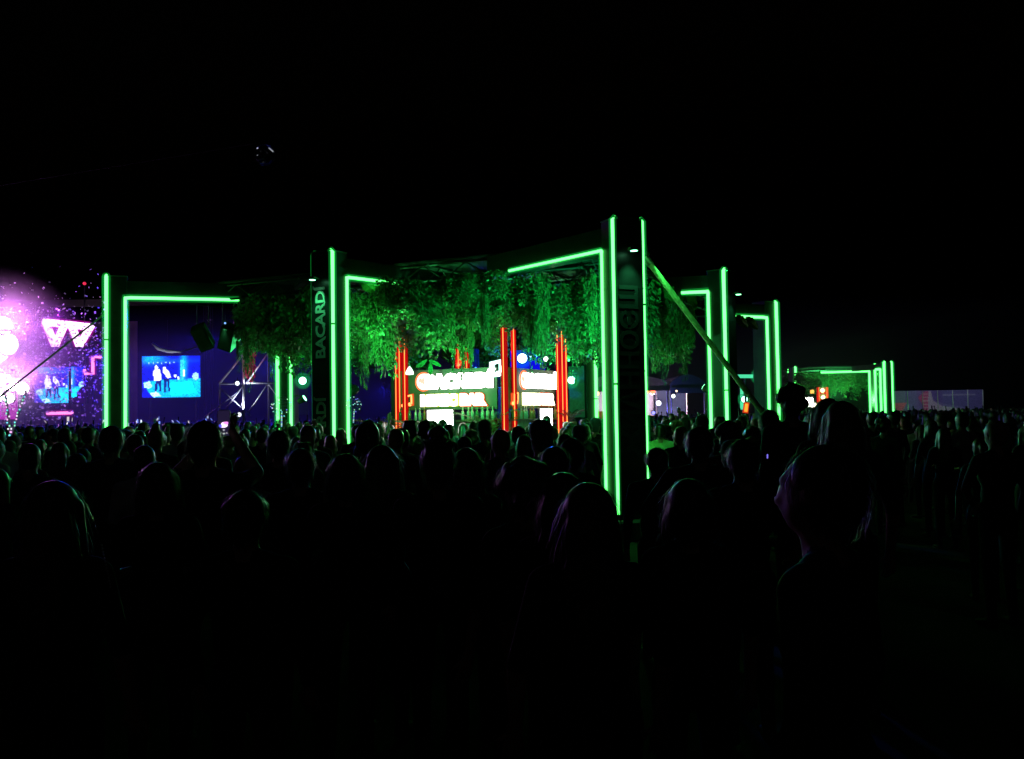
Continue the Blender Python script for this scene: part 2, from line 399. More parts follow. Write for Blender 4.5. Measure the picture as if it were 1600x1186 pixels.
# big leaves fixed on the roof arms, lit green (banana leaves)
def big_leaf(name, label, base, tip, wd, m, grp=None):
    base = Vector(base); tip = Vector(tip); d = tip - base; sd = d.cross(Vector((.2, 1, .1))).normalized(); up = sd.cross(d).normalized()
    vs = []; fs = []; n = 8
    for i in range(n + 1):
        t = i / n; w = wd * math.sin(math.pi * min(1, .04 + t * .96)) ** .7 * (1 if i % 2 else .82); c = base + d * t + up * .18 * d.length * math.sin(t * 3.1)
        vs += [c - sd * w + up * -.05, c, c + sd * w + up * -.05]
    for i in range(n):
        a = i * 3; fs += [(a, a + 1, a + 4, a + 3), (a + 1, a + 2, a + 5, a + 4)]
    o = MB().add(vs, fs).obj(name, m)
    so = o.modifiers.new('s', 'SOLIDIFY'); so.thickness = .004
    return tag(o, label, 'leaf', grp)
bl = mat('banana_leaf', (0.06, 0.17, 0.03), .4, noise=.4, nscale=8, transl=.3)
for i, (a, b, d) in enumerate((((1018, 437), (1030, 462), 16.8), ((1038, 442), (1052, 470), 17), ((1056, 448), (1070, 470), 19.4), ((1072, 452), (1088, 480), 19.6), ((1150, 492), (1168, 512), 22.6), ((1165, 495), (1184, 514), 22.8), ((560, 437), (600, 452), 16.9), ((566, 440), (585, 455), 16.8))):
    big_leaf('broad_leaf', 'broad green leaf tucked under the roof arm beside a neon corner', P(*a, d), P(*b, d + .2), .12, bl, 'broad leaves under the roof arms')

# ------------------------------------------------------------------ island bar under the pavilion
S = 2.7; HS = S / 2
bar_o = Vector((-.77, 21.3, 0)); BRZ = math.atan2(U.y, U.x)
BM = Matrix.Translation(bar_o) @ Matrix.Rotation(BRZ, 4, 'Z')
bar = thing('island_bar', 'square island bar with sign boards under the leaves, crowd in front', 'bar', bar_o, BRZ)
board_m = mat('sign_board', (0.04, 0.085, 0.05), .6, noise=.25, nscale=3)  # green tint stands in for green light falling on the board
wood_m = mat('bar_wood', (0.16, 0.10, 0.06), .5, noise=.35, nscale=7)
for k in range(4):
    a = k * math.pi / 2; Mz = Matrix.Rotation(a, 3, 'Z')
    # face k: outward normal is -y rotated
    MB().box(Mz @ Vector((0, -HS + .02, 2.36)), (S - .3, .05, .86), rz=a).obj('sign_board', board_m, bar)
    MB().bbox(Mz @ Vector((0, -HS - .35, 1.08)), (S + .9, .5, .06), .01, rz=a).obj('counter_top', wood_m, bar)
    for q in range(9):
        MB().bbox(Mz @ Vector((-1.6 + q * .4, -HS - .38, .53)), (.385, .06, 1.03), .006, rz=a).obj('counter_plank', wood_m, bar)
    MB().box(Mz @ Vector((0, -HS - .06, 1.69)), (S - .35, .2, .03), rz=a).obj('bottle_shelf', wood_m, bar)
    MB().box(Mz @ Vector((0, -HS + .04, 1.42)), (S - .35, .02, .5), rz=a).obj('back_panel', mat('bar_back', (.22, .2, .17), .6, noise=.3), bar)
    p = Mz @ Vector((-HS, -HS, 0)); MB().box((p.x, p.y, 1.4), (.09, .09, 2.8), rz=a).obj('corner_post', black_metal, bar)
MB().bbox((0.1, 0.1, 1.2), (1.5, 1.5, 2.4), .02).obj('core_tower', mat('core_grey', (.1, .1, .1), .6), bar)

white_sign = emis('white_sign', (1.0, .97, .92), 10.0)
red_rim = emis('red_rim', (1.0, .10, .03), 1.6); yel_rim = emis('yellow_rim', (.75, 1.0, .1), 1.1); warm_sign = emis('warm_sign', (1.0, .86, .62), 6.5)
orange_n = emis('orange_neon', (1.0, .30, .08), 3.2)
def sign_on_face(k, cx, lab1, lab2, lab3, wx=1.0):
    """rows of lettering on bar face k; everything in bar-local coordinates then moved to world"""
    a = k * math.pi / 2; Mf = BM @ Matrix.Rotation(a, 4, 'Z')
    def place(x, z, out): return Mf @ frame((1, 0, 0), (0, 0, 1), (x, -HS - out, z))
    base = Mf.to_euler().z
    # brand row
    o = Mf @ Vector((cx, -HS - .03, 2.535)); t1 = thing('brand_sign', lab1, 'sign', o, base)
    Ml = lambda x, z, out: frame((1, 0, 0), (0, 0, 1), (x, -out, z))
    me = text_mesh('BACARDÍ', .355, .02, .042, space=1.1); link('letters', put(me, Ml(.24, -.02, .05), white_sign), t1)
    me = text_mesh('BACARDÍ', .355, .01, .046, space=1.1); link('letter_rim', put(me, Ml(.24, -.02, .018), emis('rim_white', (1, .85, .8), 1.6)), t1)  # emissive plate added for the glow round the letters
    d = MB().lathe([(.002, -.012), (.185, -.012), (.185, .012), (.002, .012)], (-.62, -.03, 0), 28, Matrix.Rotation(math.pi / 2, 3, 'X')).obj('roundel', emis('roundel_face', (1.0, .82, .68), 2.2), t1)
    rg = MB(); pts = [(-.62 + .19 * math.cos(i * math.pi / 14), -.045, .19 * math.sin(i * math.pi / 14)) for i in range(29)]; rg.path(pts, .017, 6)
    rg.obj('ring', emis('red_ring', (1.0, .12, .04), 2.6), d)
    # bat emblem: body and two scalloped wings
    bat = MB(); prof = [(0, .055), (.02, .085), (.03, .05), (.085, .085), (.125, .04), (.11, -.02), (.075, .0), (.06, -.045), (.03, -.02), (0, -.075)]
    L_ = [(-.62 + x, -.048, z) for x, z in prof] + [(-.62 - x, -.048, z) for x, z in reversed(prof[1:-1])]
    bm = bmesh.new(); vs = [bm.verts.new(p) for p in L_]; bm.faces.new(vs); bmesh.ops.triangulate(bm, faces=bm.faces[:]); bm.verts.index_update()
    bat.add([v.co for v in bm.verts], [[v.index for v in f.verts] for f in bm.faces]); bm.free(); bat.obj('bat_emblem', emis('bat_mark', (.9, .5, .35), 1.6), d)
    # second row
    o = Mf @ Vector((cx, -HS - .03, 2.13)); t2 = thing('lower_sign', lab2, 'sign', o, base)
    me = text_mesh('MUSIC BAR', .285, .02, .033, space=1.08); link('letters', put(me, Ml(.08, -.01, .05), warm_sign), t2)
    me = text_mesh('MUSIC', .285, .01, .042, space=1.08); link('left_glow_rim', put(me, Ml(-.20, -.01, .015), yel_rim), t2)
    me = text_mesh('BAR', .285, .01, .05, space=1.08); link('right_glow_rim', put(me, Ml(.56, -.01, .012), red_rim), t2)
    def note(nm, lab, x, z, s, m1, m2):
        o = Mf @ Vector((x, -HS - .07, z)); t = thing(nm, lab, 'sign', o, base)
        b = MB(); b.ball((-.09 * s, 0, -.1 * s), (.055 * s, .02, .042 * s)); b.ball((.09 * s, 0, -.075 * s), (.055 * s, .02, .042 * s)); b.obj('note_heads', m1, t, True)
        b = MB(); b.path([(-.045 * s, 0, -.1 * s), (-.045 * s, 0, .1 * s), (.135 * s, 0, .13 * s), (.135 * s, 0, -.07 * s)], .022 * s, 6); b.obj('note_stems', m1, t)
        b = MB(); b.path([(-.04 * s, .03, -.1 * s), (-.04 * s, .03, .1 * s), (.13 * s, .03, .13 * s), (.13 * s, .03, -.07 * s), (-.1 * s, .03, -.1 * s)], .045 * s, 6); b.obj('note_glow', m2, t)
    return note
noteL = sign_on_face(0, .08, 'blown-out white BACARDI sign with a bat roundel, on the left bar face', 'warm white lettering row under the left BACARDI sign', '')
noteR = sign_on_face(1, .08, 'foreshortened white BACARDI sign with bat roundel, on the right bar face', 'warm white lettering row under the right BACARDI sign', '')
noteL('note_sign', 'orange neon music note left of the lower sign row', -.98, 2.13, .95, orange_n, emis('orange_dim', (1, .1, .02), .9))
noteL('note_sign', 'white glowing music note high beside the front red tubes', 1.16, 2.74, 1.25, white_sign, emis('mint_dim', (.5, 1, .85), 2.2))
noteR('note_sign', 'orange neon music note on the right bar face by the red tubes', -.98, 2.13, .95, orange_n, emis('orange_dim', (1, .1, .02), .9))
for k, x, w_, lab in ((0, -.06, .62, 'bright white backlit menu panel on the left bar face'), (1, .28, .60, 'bright white backlit menu panel on the right bar face')):
    Mf = BM @ Matrix.Rotation(k * math.pi / 2, 4, 'Z'); t = thing('menu_panel', lab, 'light panel', Mf @ Vector((x, -HS - .2, 1.1)), Mf.to_euler().z)
    MB().bbox((0, .03, .56), (w_ + .05, .06, .56), .01).obj('panel_frame', black_metal, t)
    MB().box((0, -.006, .57), (w_, .01, .50)).obj('panel_face', emis('panel_white', (1, 1, 1), 12.0), t)
# bottles on the shelves
bprof = [(.002, 0), (.035, .004), (.036, .15), (.03, .175), (.013, .2), (.012, .25), (.014, .252), (.014, .268), (.002, .27)]
bms = [MB().lathe(bprof, n=8).mesh('bottle', [mat('bottle_glass_%d' % i, c, .12, spec=.8)], True) for i, c in enumerate(((.5, .48, .4), (.35, .2, .06), (.05, .2, .07)))]
rb = random.Random(5)
for k in (0, 1):
    Mf = BM @ Matrix.Rotation(k * math.pi / 2, 4, 'Z')
    for i in range(20):
        x = -1.12 + i * .118
        if -.42 < x - (0 if k == 0 else .3) < .34: continue
        o = link('bottle', bms[rb.randrange(3)], None, Mf @ Vector((x + rb.uniform(-.02, .02), -HS - .08 + rb.uniform(-.03, .03), 1.706)))
        tag(o, ('small bottle on the %s bar shelf below the signs' % ('left' if k == 0 else 'right')), 'bottle', 'bottles on the bar shelves')
# red neon posts
red_body = mat('red_acrylic', (.5, .002, .004), .8, emit=(1.0, .004, .010), estr=.27, spec=.0)
def red_post(px, ytop, d, lab, w=.13, tubes=((-.06, -.08), (.06, -.08)), zb=.02):
    p = P(px, ytop, d); t = thing('red_neon_post', lab, 'neon post', (p.x, p.y, 0), 0, 'red neon posts at the bar corners')
    MB().bbox((0, 0, (p.z - .1) / 2 + .01), (w, w, p.z - .12), .01).obj('post', red_body, t)
    for i, (x, y) in enumerate(tubes):
        c = MB().path([(x, y, .4), (x, y, p.z - .05 * i)], .0085, 8).obj('neon_tube', emis('red_neon', (1.0, .28, .06), 2.4), t, True)
        MB().path([(x, y, .4), (x, y, p.z + .02 - .05 * i)], .036, 10).obj('jacket', bloom_halo('red_jacket', (1.0, .008, .01), .7), c, True)  # halo imitating the bloom of the red tube
red_post(622, 522, 20.7, 'short red neon post at the left bar corner, left of its pair', .15, ((-.05, -.1), (.03, -.1)))
red_post(632, 507, 20.5, 'tall red neon post at the left bar corner, right of its pair', .12, ((0, -.09),))
red_post(787, 505, 19.3, 'tall red neon post at the front bar corner, between the two signs', .14, ((-.02, -.1),))
red_post(802, 508, 19.8, 'red neon post just right of the front corner post', .11, ((0, -.09),))
red_post(872, 522, 21.6, 'red neon post at the right bar corner, leftmost of three', .12, ((-.03, -.1),))
red_post(877, 517, 21.8, 'tallest of the three red neon posts at the right bar corner', .1, ((0, -.1),))
red_post(882, 530, 21.6, 'red neon post at the right bar corner, rightmost of three', .1, ((.02, -.1),))
red_post(716, 538, 22.9, 'red neon post behind the left sign, left of its pair', .16, ((0, -.11),))
red_post(729, 544, 23.0, 'red neon post behind the left sign, right of its pair', .16, ((0, -.11),))
# blue glass tube behind the sign
p = P(743, 545, 22.6); t = thing('blue_tube_lamp', 'blue glowing tube lamp standing behind the left sign', 'lamp', (p.x, p.y, 2.4))
MB().path([(0, 0, 0), (0, 0, p.z - 2.4)], .09, 10).obj('tube', mat('blue_glass', (.03, .05, .5), .2, transl=.4), t, True)
MB().ball((0, -.1, .35), (.06, .03, .2)).obj('glowing_core', emis('blue_core', (.05, .35, 1), 2.5), t, True)
# blue-white stage spots in the middle of the pavilion
def par(name, lab, p, r, col, e, face=(0, -1, -.05), cat='spotlight', grp=None, light=None, stem=True, bodym=None, bloom_col=None):
    d = Vector(face).normalized(); q = d.to_track_quat('Z', 'Y').to_matrix(); t = thing(name, lab, cat, p, 0, grp)
    MB().lathe([(r * .55, -r * 2.2), (r * .8, -r * 1.6), (r * 1.12, -r * .2), (r * 1.14, 0.01), (r * 1.02, .012)], (0, 0, 0), 14, q).obj('housing', bodym or black_metal, t, True)
    y = MB(); y.path([(-r * 1.25, 0, -r * .6), (-r * 1.25, 0, r * 1.3), (r * 1.25, 0, r * 1.3), (r * 1.25, 0, -r * .6)], r * .12, 5); y.tube((0, 0, r * 1.3), (0, 0, r * 1.3 + .12), r * .15); y.obj('yoke', black_metal, t)
    MB().ball(d * .0, (r, r, r * .35), 14, 8, q).obj('lens', emis('lens_%.2f_%.2f_%.2f_%.1f' % (*col, e), col, e), t, True)
    if bloom_col:
        MB().ball((0, 0, 0), r * 2.1, 16, 10).obj('diffuser_dome', bloom_halo('dome_%.2f_%.2f_%.2f_%.3f' % (*bloom_col, r), bloom_col, .12 / (r * 2)), t, True)  # emitting sphere added round the lens as its bloom
    if light:
        en, lc, tgt, ang = light; lamp('beam', 'SPOT', Vector(p) + Vector(tgt).normalized() * (r * 2.7 + .02), en, lc, t, Vector(p) + Vector(tgt), r, ang, .8)
    return t
BW = (.55, .9, 1.0)
blue = (.02, .10, 1.0)
par('blue_spot', 'largest blue-white spotlight glaring between the front red posts', P(816, 560, 22.5), .12, BW, 8, bloom_col=(.0, .35, 1), light=(900, blue, (.1, -.9, .9), 150))
par('blue_spot', 'small blue-white spotlight just left of the largest one', P(802, 563, 22.4), .055, BW, 6)
par('blue_spot', 'small blue-white spotlight right of the largest one', P(829, 557, 22.8), .04, BW, 6)
par('blue_spot', 'oval white spotlight high right of the blue glare', P(853, 561, 22.4), .065, (1, 1, 1), 6, light=(60, (.4, .6, 1), (-.3, -.5, 1), 140))
par('blue_spot', 'tiny blue spotlight beside the oval white one', P(845, 559, 22.9), .035, BW, 5)
lampB = par('blue_spot', 'blue spotlight aimed down on the bar core tower', P(812, 545, 19.9), .05, (.1, .3, 1), 5, face=(0, .5, -.8), light=(260, blue, (-.2, 1.0, -.5), 140))  # lamp added to throw blue on the tower
pb0, pb1 = P(797, 548, 24.5), P(852, 590, 24.5); cc = (pb0 + pb1) / 2; t = thing('blue_light_panel', 'glowing deep blue light panel behind the front red posts', 'light panel', (cc.x, cc.y, 0))  # glowing panel added in place of blue light in the haze
MB().bbox((0, .08, cc.z), (pb1.x - pb0.x + .06, .1, pb0.z - pb1.z + .06), .02).obj('panel_frame', black_metal, t); MB().box((0, .02, cc.z), (pb1.x - pb0.x, .02, pb0.z - pb1.z)).obj('lit_face', emis('deep_blue', (.006, .004, 1.0), .75), t)  # frame and lit face of the added haze panel
for sx in (-.4, .4): MB().tube((sx, .1, 0), (sx, .1, pb1.z), .03).obj('leg', black_metal, t)
# uplights added on the bar roof to brighten the leaves
for i, (lx, ly, c, e) in enumerate(((-HS + .15, -HS + .2, (.07, 1, .17), 560), (HS - .25, -HS + .25, (.18, 1, .26), 400), (HS - .2, HS - .3, (.02, 1, .35), 420), (-HS + .3, HS - .3, (.1, 1, .2), 300))):
    q = BM @ Vector((lx, ly, 2.9)); o_ = (q - (bar_o + Vector((0, 0, 2.9)))).normalized()
    par('bar_uplight', ['green uplight on the bar roof at the left corner', 'pale green uplight on the bar roof at the front corner', 'teal uplight on the bar roof at the right corner', 'green uplight on the bar roof at the back corner'][i], q, .05, c, 2.0, face=(o_.x * .7, o_.y * .7, 1), light=(e, c, (o_.x * 1.2, o_.y * 1.2, 1.0), 155))
# green floods on stands that face the camera
gl = (.30, 1.0, .62)
par('green_flood', 'round green floodlight glaring left of the BACARDI column', P(473, 595, 23.2), .10, gl, 7, bloom_col=(.01, 1, .2), light=(500, (.05, 1, .25), (.5, -3, 1.4), 120))
par('green_flood', 'round green floodlight right of the bar signs', P(893, 594, 24.2), .105, gl, 7, bloom_col=(.01, 1, .25), light=(700, (.05, 1, .3), (-.5, -3, 1.6), 130))
par('green_flood', 'round green floodlight right of the slanting pole', P(1185, 588, 26.5), .11, gl, 7, bloom_col=(.01, 1, .25), light=(40, (.05, 1, .3), (-.5, -3, 1), 120))
par('green_flood', 'small green floodlight low behind the slanting pole', P(1163, 624, 27.5), .10, gl, 5, bloom_col=(.01, 1, .25))
# back board by right bar flood, lit green
def panel(name, lab, a, b, d, m, cat='panel', th=.06):
    p0 = P(*a, d); p1 = P(*b, d); c = (p0 + p1) / 2; w, h = abs(p1.x - p0.x), abs(p1.z - p0.z)
    t = thing(name, lab, cat, (c.x, c.y, 0)); z1 = max(p0.z, p1.z); z0 = min(p0.z, p1.z)
    MB().bbox((0, 0, (z1 + z0) / 2), (w, th, h), .01).obj('face_board', m, t)
    for s in (-1, 1):
        MB().box((s * (w / 2 - .05), .06, z0 / 2 + .02), (.06, .06, z0 + .1)).obj('leg', black_metal, t)
    return t
panel('green_lit_panel', 'plain panel lit green between the bar and a green tube', (888, 572), (914, 652), 25.6, mat('grey_panel', (.3, .32, .31), .6, noise=.2))
# pendant bulb and paper leaves
p = P(640, 580, 20.2); t = thing('pendant_lamp', 'white pendant bulb hanging left of the BACARDI sign', 'lamp', p)
MB().lathe([(.01, .10), (.03, .08), (.085, -.02), (.085, -.07), (.002, -.08)], n=12).obj('shade', emis('bulb_white', (.75, 1, .8), 3), t, True)
MB().tube((0, 0, .09), (0, 0, 1.2), .008).obj('cord', black_metal, t)
gleaf = mat('paper_leaf', (.1, .4, .16), .5, transl=.3)
for a, b in (((650, 575), (668, 562)), ((690, 572), (671, 563)), ((673, 588), (673, 566))):
    big_leaf('paper_leaf', 'flat green leaf decoration above the bat roundel', P(*a, 19.6), P(*b, 19.65), .05, gleaf, 'green leaf decorations above the bar sign')
# potted palms at the bar
def palm(name, lab, p, n, L, m, tilt=.9, grp=None, pot=True):
    t = thing(name, lab, 'plant', p, 0, grp); rd = random.Random(sum(map(ord, lab)))
    if pot: MB().lathe([(.13, 0), (.17, .3), (.18, .32), (.15, .32)], n=12).obj('pot', mat('clay_pot', (.25, .12, .07), .8), t)
    for i in range(n):
        az = 2 * math.pi * i / n + rd.uniform(-.3, .3); l = L * rd.uniform(.75, 1.1); mb = MB(); pts = []
        for k in range(7):
            u = k / 6; pts.append(Vector((math.cos(az) * l * .75 * u ** 1.2 * tilt, math.sin(az) * l * .75 * u ** 1.2 * tilt, .3 + l * (u - .55 * tilt * u * u))))
        mb.path(pts, .008, 4)
        sd = Vector((-math.sin(az), math.cos(az), 0))
        for k in range(1, 7):
            for s in (-1, 1):
                for h in (0, .5):
                    c = pts[k - 1].lerp(pts[k], h); e = c + sd * s * l * .26 * (1.15 - k / 7) + (pts[k] - pts[k - 1]) * .9 - Vector((0, 0, .04)); q = (pts[k] - pts[k - 1]) * .16
                    mb.add([c - q, c + q, e], [(0, 1, 2)])
        mb.obj('frond', m, t)
    return t
pm = mat('palm_leaf', (.09, .17, .04), .5, noise=.3, transl=.25); pmy = mat('palm_leaf_yellow', (.3, .24, .05), .5, noise=.3, transl=.25)
q = P(700, 650, 19.4); palm('potted_palm', 'leafy green palm at the left bar face under the lower sign', (G(655, 19.8).x, 19.8, .95), 11, .95, pm)
palm('potted_palm', 'yellowish palm at the left bar corner beside the red posts', (G(607, 20.4).x, 20.4, .9), 7, 1.0, pmy)
palm('potted_palm', 'palm at the front bar corner right of the lower sign', (G(763, 19.5).x, 19.5, 1.0), 9, 1.1, pm)
palm('potted_palm', 'pale feathery palm beside the right bar corner posts', (G(892, 21.0).x, 21.6, 1.3), 9, .55, mat('pale_palm', (.06, .055, .04), .6, transl=.3))

# slanting poles
def strut(lab, a, b, d0, d1, r, m, ext=True):
    p0 = P(*a, d0); p1 = P(*b, d1)
    if ext:
        t_ = p0.z / (p0.z - p1.z); p1 = p0 + (p1 - p0) * t_
    c = p1; t = thing('bracing_pole', lab, 'pole', c)
    MB().tube(p0 - c, Vector((0, 0, 0)), r, n=10).obj('pole', m, t, True)
    MB().bbox((0, 0, .06), (.35, .35, .12), .02).obj('foot_plate', black_metal, t)
    k = (p0 - c) * .42; dr = (p0 - c).normalized()
    MB().tube(k - dr * .06, k + dr * .06, r * 1.35, n=10).obj('coupler', steel, t)
    MB().tube((p0 - c) - dr * .1, (p0 - c) + dr * .04, r * 1.3, n=10).obj('top_clamp', steel, t)
strut('pale slanting pole bracing the nearest column on its right', (1011, 406), (1188, 640), 14.02, 13.4, .042, timber)
strut('thin dark pole slanting down left from the leftmost neon column', (164, 490), (30, 596), 18.3, 17.0, .018, mat('dark_pole', (.1, .09, .07), .7))
q = P(1012, 398, 13.95); par('clamp_lamp', 'tiny green lamp clamped where the pale pole meets the nearest column', q, .022, (.2, 1, .4), 3, face=(.5, -.2, -.8), light=(14, (.04, 1, .12), P(1060, 470, 13.85) - q, 20))  # lamp added to turn the top of the pole green
# hanging loudspeakers between the left columns
for px, lab, ti in ((317, 'dark hanging loudspeaker, the left of two under the roof', -.35), (357, 'dark hanging loudspeaker with a green-lit edge, right of two', .35)):
    p = P(px, 527, 19.5); t = thing('hanging_speaker', lab, 'loudspeaker', p); M3 = Matrix.Rotation(ti, 3, 'Y') @ Matrix.Rotation(.5, 3, 'X')
    MB().box((0, 0, 0), (.28, .3, .5), rot=M3).obj('cabinet', mat('speaker_box', (.008, .008, .008), .6), t)
    MB().box(M3 @ Vector((0, -.155, 0)), (.25, .012, .46), rot=M3).obj('grille', mat('speaker_grille', (.02, .02, .02), .8), t)
    for s in (-1, 1): MB().tube((s * .12, 0, .25), (s * .12, 0, 4.2 - p.z), .012).obj('hanging_bar', black_metal, t)
par('green_flood', 'small green lamp at the top of the right hanging loudspeaker', P(352, 505, 19.2), .04, (.2, .4, 1), 2, light=(14, (.1, 1, .3), (-.3, .4, -1.2), 70))
# small roof fixtures
for i, (px, py, d, c) in enumerate(((655, 443, 17.2, (1, 1, .9)), (663, 454, 17.2, (.3, 1, .6)), (825, 455, 17.4, (1, .9, .85)), (842, 463, 17.4, (1, .9, .85)))):
    par('roof_lamp', ['small pale lamp in the roof above the left sign', 'small green lamp in the roof above the left sign', 'small dim lamp in the roof above the right sign', 'small dim lamp lower right in the roof above the right sign'][i], P(px, py, d), .032, c, .6 if i != 1 else 1.2, face=(0, -.8, -.6),
        light=(26, (1, .95, .8), (0, 3, -2.4), 140) if i in (0, 2) else None)

# ------------------------------------------------------------------ flat print and screens: a grid of LED pixels / print dots with colours
class Raster:
    def __init__(s, w, h, col=(0, 0, 0)): s.w, s.h = w, h; s.a = np.zeros((h, w, 3)); s.a[:] = col; s.Y, s.X = np.mgrid[0:h, 0:w]; s.X = (s.X + .5) / w; s.Y = (s.Y + .5) / h
    def ell(s, x, y, rx, ry, c): s.a[((s.X - x) / rx) ** 2 + ((s.Y - y) / ry) ** 2 < 1] = c
    def rect(s, x0, y0, x1, y1, c): s.a[(s.X >= x0) & (s.X < x1) & (s.Y >= y0) & (s.Y < y1)] = c
    def poly(s, pts, c):
        ins = np.zeros(s.X.shape, bool); n = len(pts)
        for i in range(n):
            (x0, y0), (x1, y1) = pts[i], pts[(i + 1) % n]
            if y0 == y1: continue
            cr = ((y0 > s.Y) != (y1 > s.Y)) & (s.X < (x1 - x0) * (s.Y - y0) / (y1 - y0) + x0); ins ^= cr
        s.a[ins] = c
    def glow(s, x, y, rx, ry, c): g = np.exp(-(((s.X - x) / rx) ** 2 + ((s.Y - y) / ry) ** 2)); s.a += g[..., None] * np.array(c)
def raster_obj(name, ra, w, h, m, parent, M):
    vs = [(x / ra.w * w - w / 2, h / 2 - y / ra.h * h, 0) for y in range(ra.h + 1) for x in range(ra.w + 1)]
    n = ra.w + 1; fs = [(y * n + x, (y + 1) * n + x, (y + 1) * n + x + 1, y * n + x + 1) for y in range(ra.h) for x in range(ra.w)]
    me = bpy.data.meshes.new(name); me.from_pydata(vs, [], fs); at = me.attributes.new('dots', 'FLOAT_COLOR', 'FACE')
    c = np.ones((ra.w * ra.h, 4)); c[:, :3] = np.clip(ra.a.reshape(-1, 3), 0, 4); at.data.foreach_set('color', c.ravel().astype(np.float32))
    me.transform(M); me.materials.append(m); return link(name, me, parent)
def stage_picture(cut):
    r = Raster(64, 42, (.0, .008, .33)); rd = np.random.RandomState(2)
    r.glow(.15, .05, .18, .12, (0, .35, .7)); r.glow(.72, .25, .05, .35, (.0, .4, .6)); r.glow(.45, .12, .5, .05, (0, .05, .25))
    for x in np.linspace(.12, .55, 7): r.ell(x, .16, .012, .02, (.2, .5, 1))
    r.poly([(.02, .62), (.3, .58), (1, .55), (1, 1), (.2, 1), (.1, .85)], (.0, .42, .55))
    r.poly([(.45, .66), (.85, .62), (.95, .9), (.5, .97)], (.0, .62, .6))
    r.rect(.66, .1, .72, .56, (.02, .5, .8)); r.ell(.92, .5, .055, .09, (.25, .6, .9))
    for (x, s) in ((.25, 1.0), (.40, .9)):
        r.poly([(x - .02, .55), (x + .07, .55), (x + .08, .86), (x + .055, .86), (x + .03, .62), (x - .0, .88), (x - .03, .88)], (.0, .01, .09))
    r.poly([(.19, .36), (.24, .27), (.31, .34), (.335, .58), (.2, .6)], (.75, .95, 1)); r.ell(.245, .27, .03, .045, (.7, .9, 1))
    r.poly([(.35, .36), (.39, .29), (.46, .38), (.5, .52), (.44, .54)], (.75, .95, 1)); r.ell(.385, .30, .026, .04, (.6, .85, 1))
    r.ell(.57, .48, .025, .035, (.6, .9, 1)); r.rect(.61, .5, .635, .58, (.6, .9, 1)); r.rect(.7, .33, .73, .5, (.6, .9, 1))
    r.poly([(.02, .65), (.12, .6), (.18, .72), (.12, .78), (.04, .76)], (.3, .75, .9)); r.poly([(.12, .9), (.25, .86), (.33, .97), (.2, .99)], (.35, .8, .9))
    r.a *= (1 + .25 * rd.randn(r.h, r.w, 1)).clip(.5, 1.5)
    r.a *= np.array((.9, .72, 1.15))
    if cut: r.poly([(.83, .7), (.83, .83), (.72, .87), (.72, 1.01), (1.01, 1.01), (1.01, .55), (.92, .55)], (.006, .0, .02))
    return r
led_m = mat('led_screen', attr='dots', attr_emit=2.8)
SD = 70.0
def screen(lab, a, b, cut):
    p0 = P(*a, SD); p1 = P(*b, SD); c = (p0 + p1) / 2; w, h = abs(p1.x - p0.x), abs(p0.z - p1.z)
    t = thing('led_screen', lab, 'screen', (c.x, SD, 0))
    MB().bbox((0, .16, c.z), (w + .15, .25, h + .15), .02).obj('screen_frame', black_metal, t)
    raster_obj('screen_face', stage_picture(cut), w, h, led_m, t, frame((1, 0, 0), (0, 0, 1), (0, 0, c.z)) )
    for s in (-1, 1):
        MB().tube((s * w * .4, .35, 0), (s * w * .4, .35, c.z + h / 2), .09).obj('support_leg', black_metal, t)
screen('large video screen showing two white-clad performers, right of the leftmost column', (222, 557), (313, 620), False)
screen('video screen with the same performers below the pink emblem', (54, 574), (134, 629), True)
# pink neon W emblem
pinkw = emis('pink_white_neon', (1.0, .62, .98), 2.6); pink_bloom = bloom_halo('pink_jacket', (.9, .0, .65), .6); pink_n = emis('pink_neon', (1.0, .25, .62), 1.9)
def seg_sign(name, lab, lines, d, r, m, halo_r, cat='sign'):
    ps = [[P(x, y, d) for x, y in ln] for ln in lines]; c = sum((p for l in ps for p in l), Vector()) / sum(len(l) for l in ps)
    t = thing(name, lab, cat, c)
    for l in ps:
        o = MB().path([p - c for p in l], r, 8).obj('neon_bar', m, t, True)
        MB().path([p - c for p in l], halo_r, 10).obj('jacket', pink_bloom, o, True)  # pink bloom built round the bar as an emitting volume
    b = min(p.z for l in ps for p in l)
    MB().tube((0, .4, 0), (0, .4, -c.z), .1).obj('mast', black_metal, t)
    return t
seg_sign('emblem_sign', 'large pink-white neon emblem of two joined V shapes on the far stage', [[(68, 503), (103, 507), (140, 511)], [(72, 505), (86, 540)], [(86, 540), (100, 509)], [(112, 509), (124, 540)], [(124, 540), (143, 508)]], 68, .26, pinkw, .42)
seg_sign('zigzag_sign', 'thin pink neon zigzag line right of the emblem', [[(132, 577), (133, 584), (145, 584), (145, 558), (158, 558)]], 68, .10, pink_n, .24)
seg_sign('pink_bar_light', 'straight pink neon bar low under the left video screen', [[(73, 646), (114, 645)]], 66, .10, pink_n, .24)
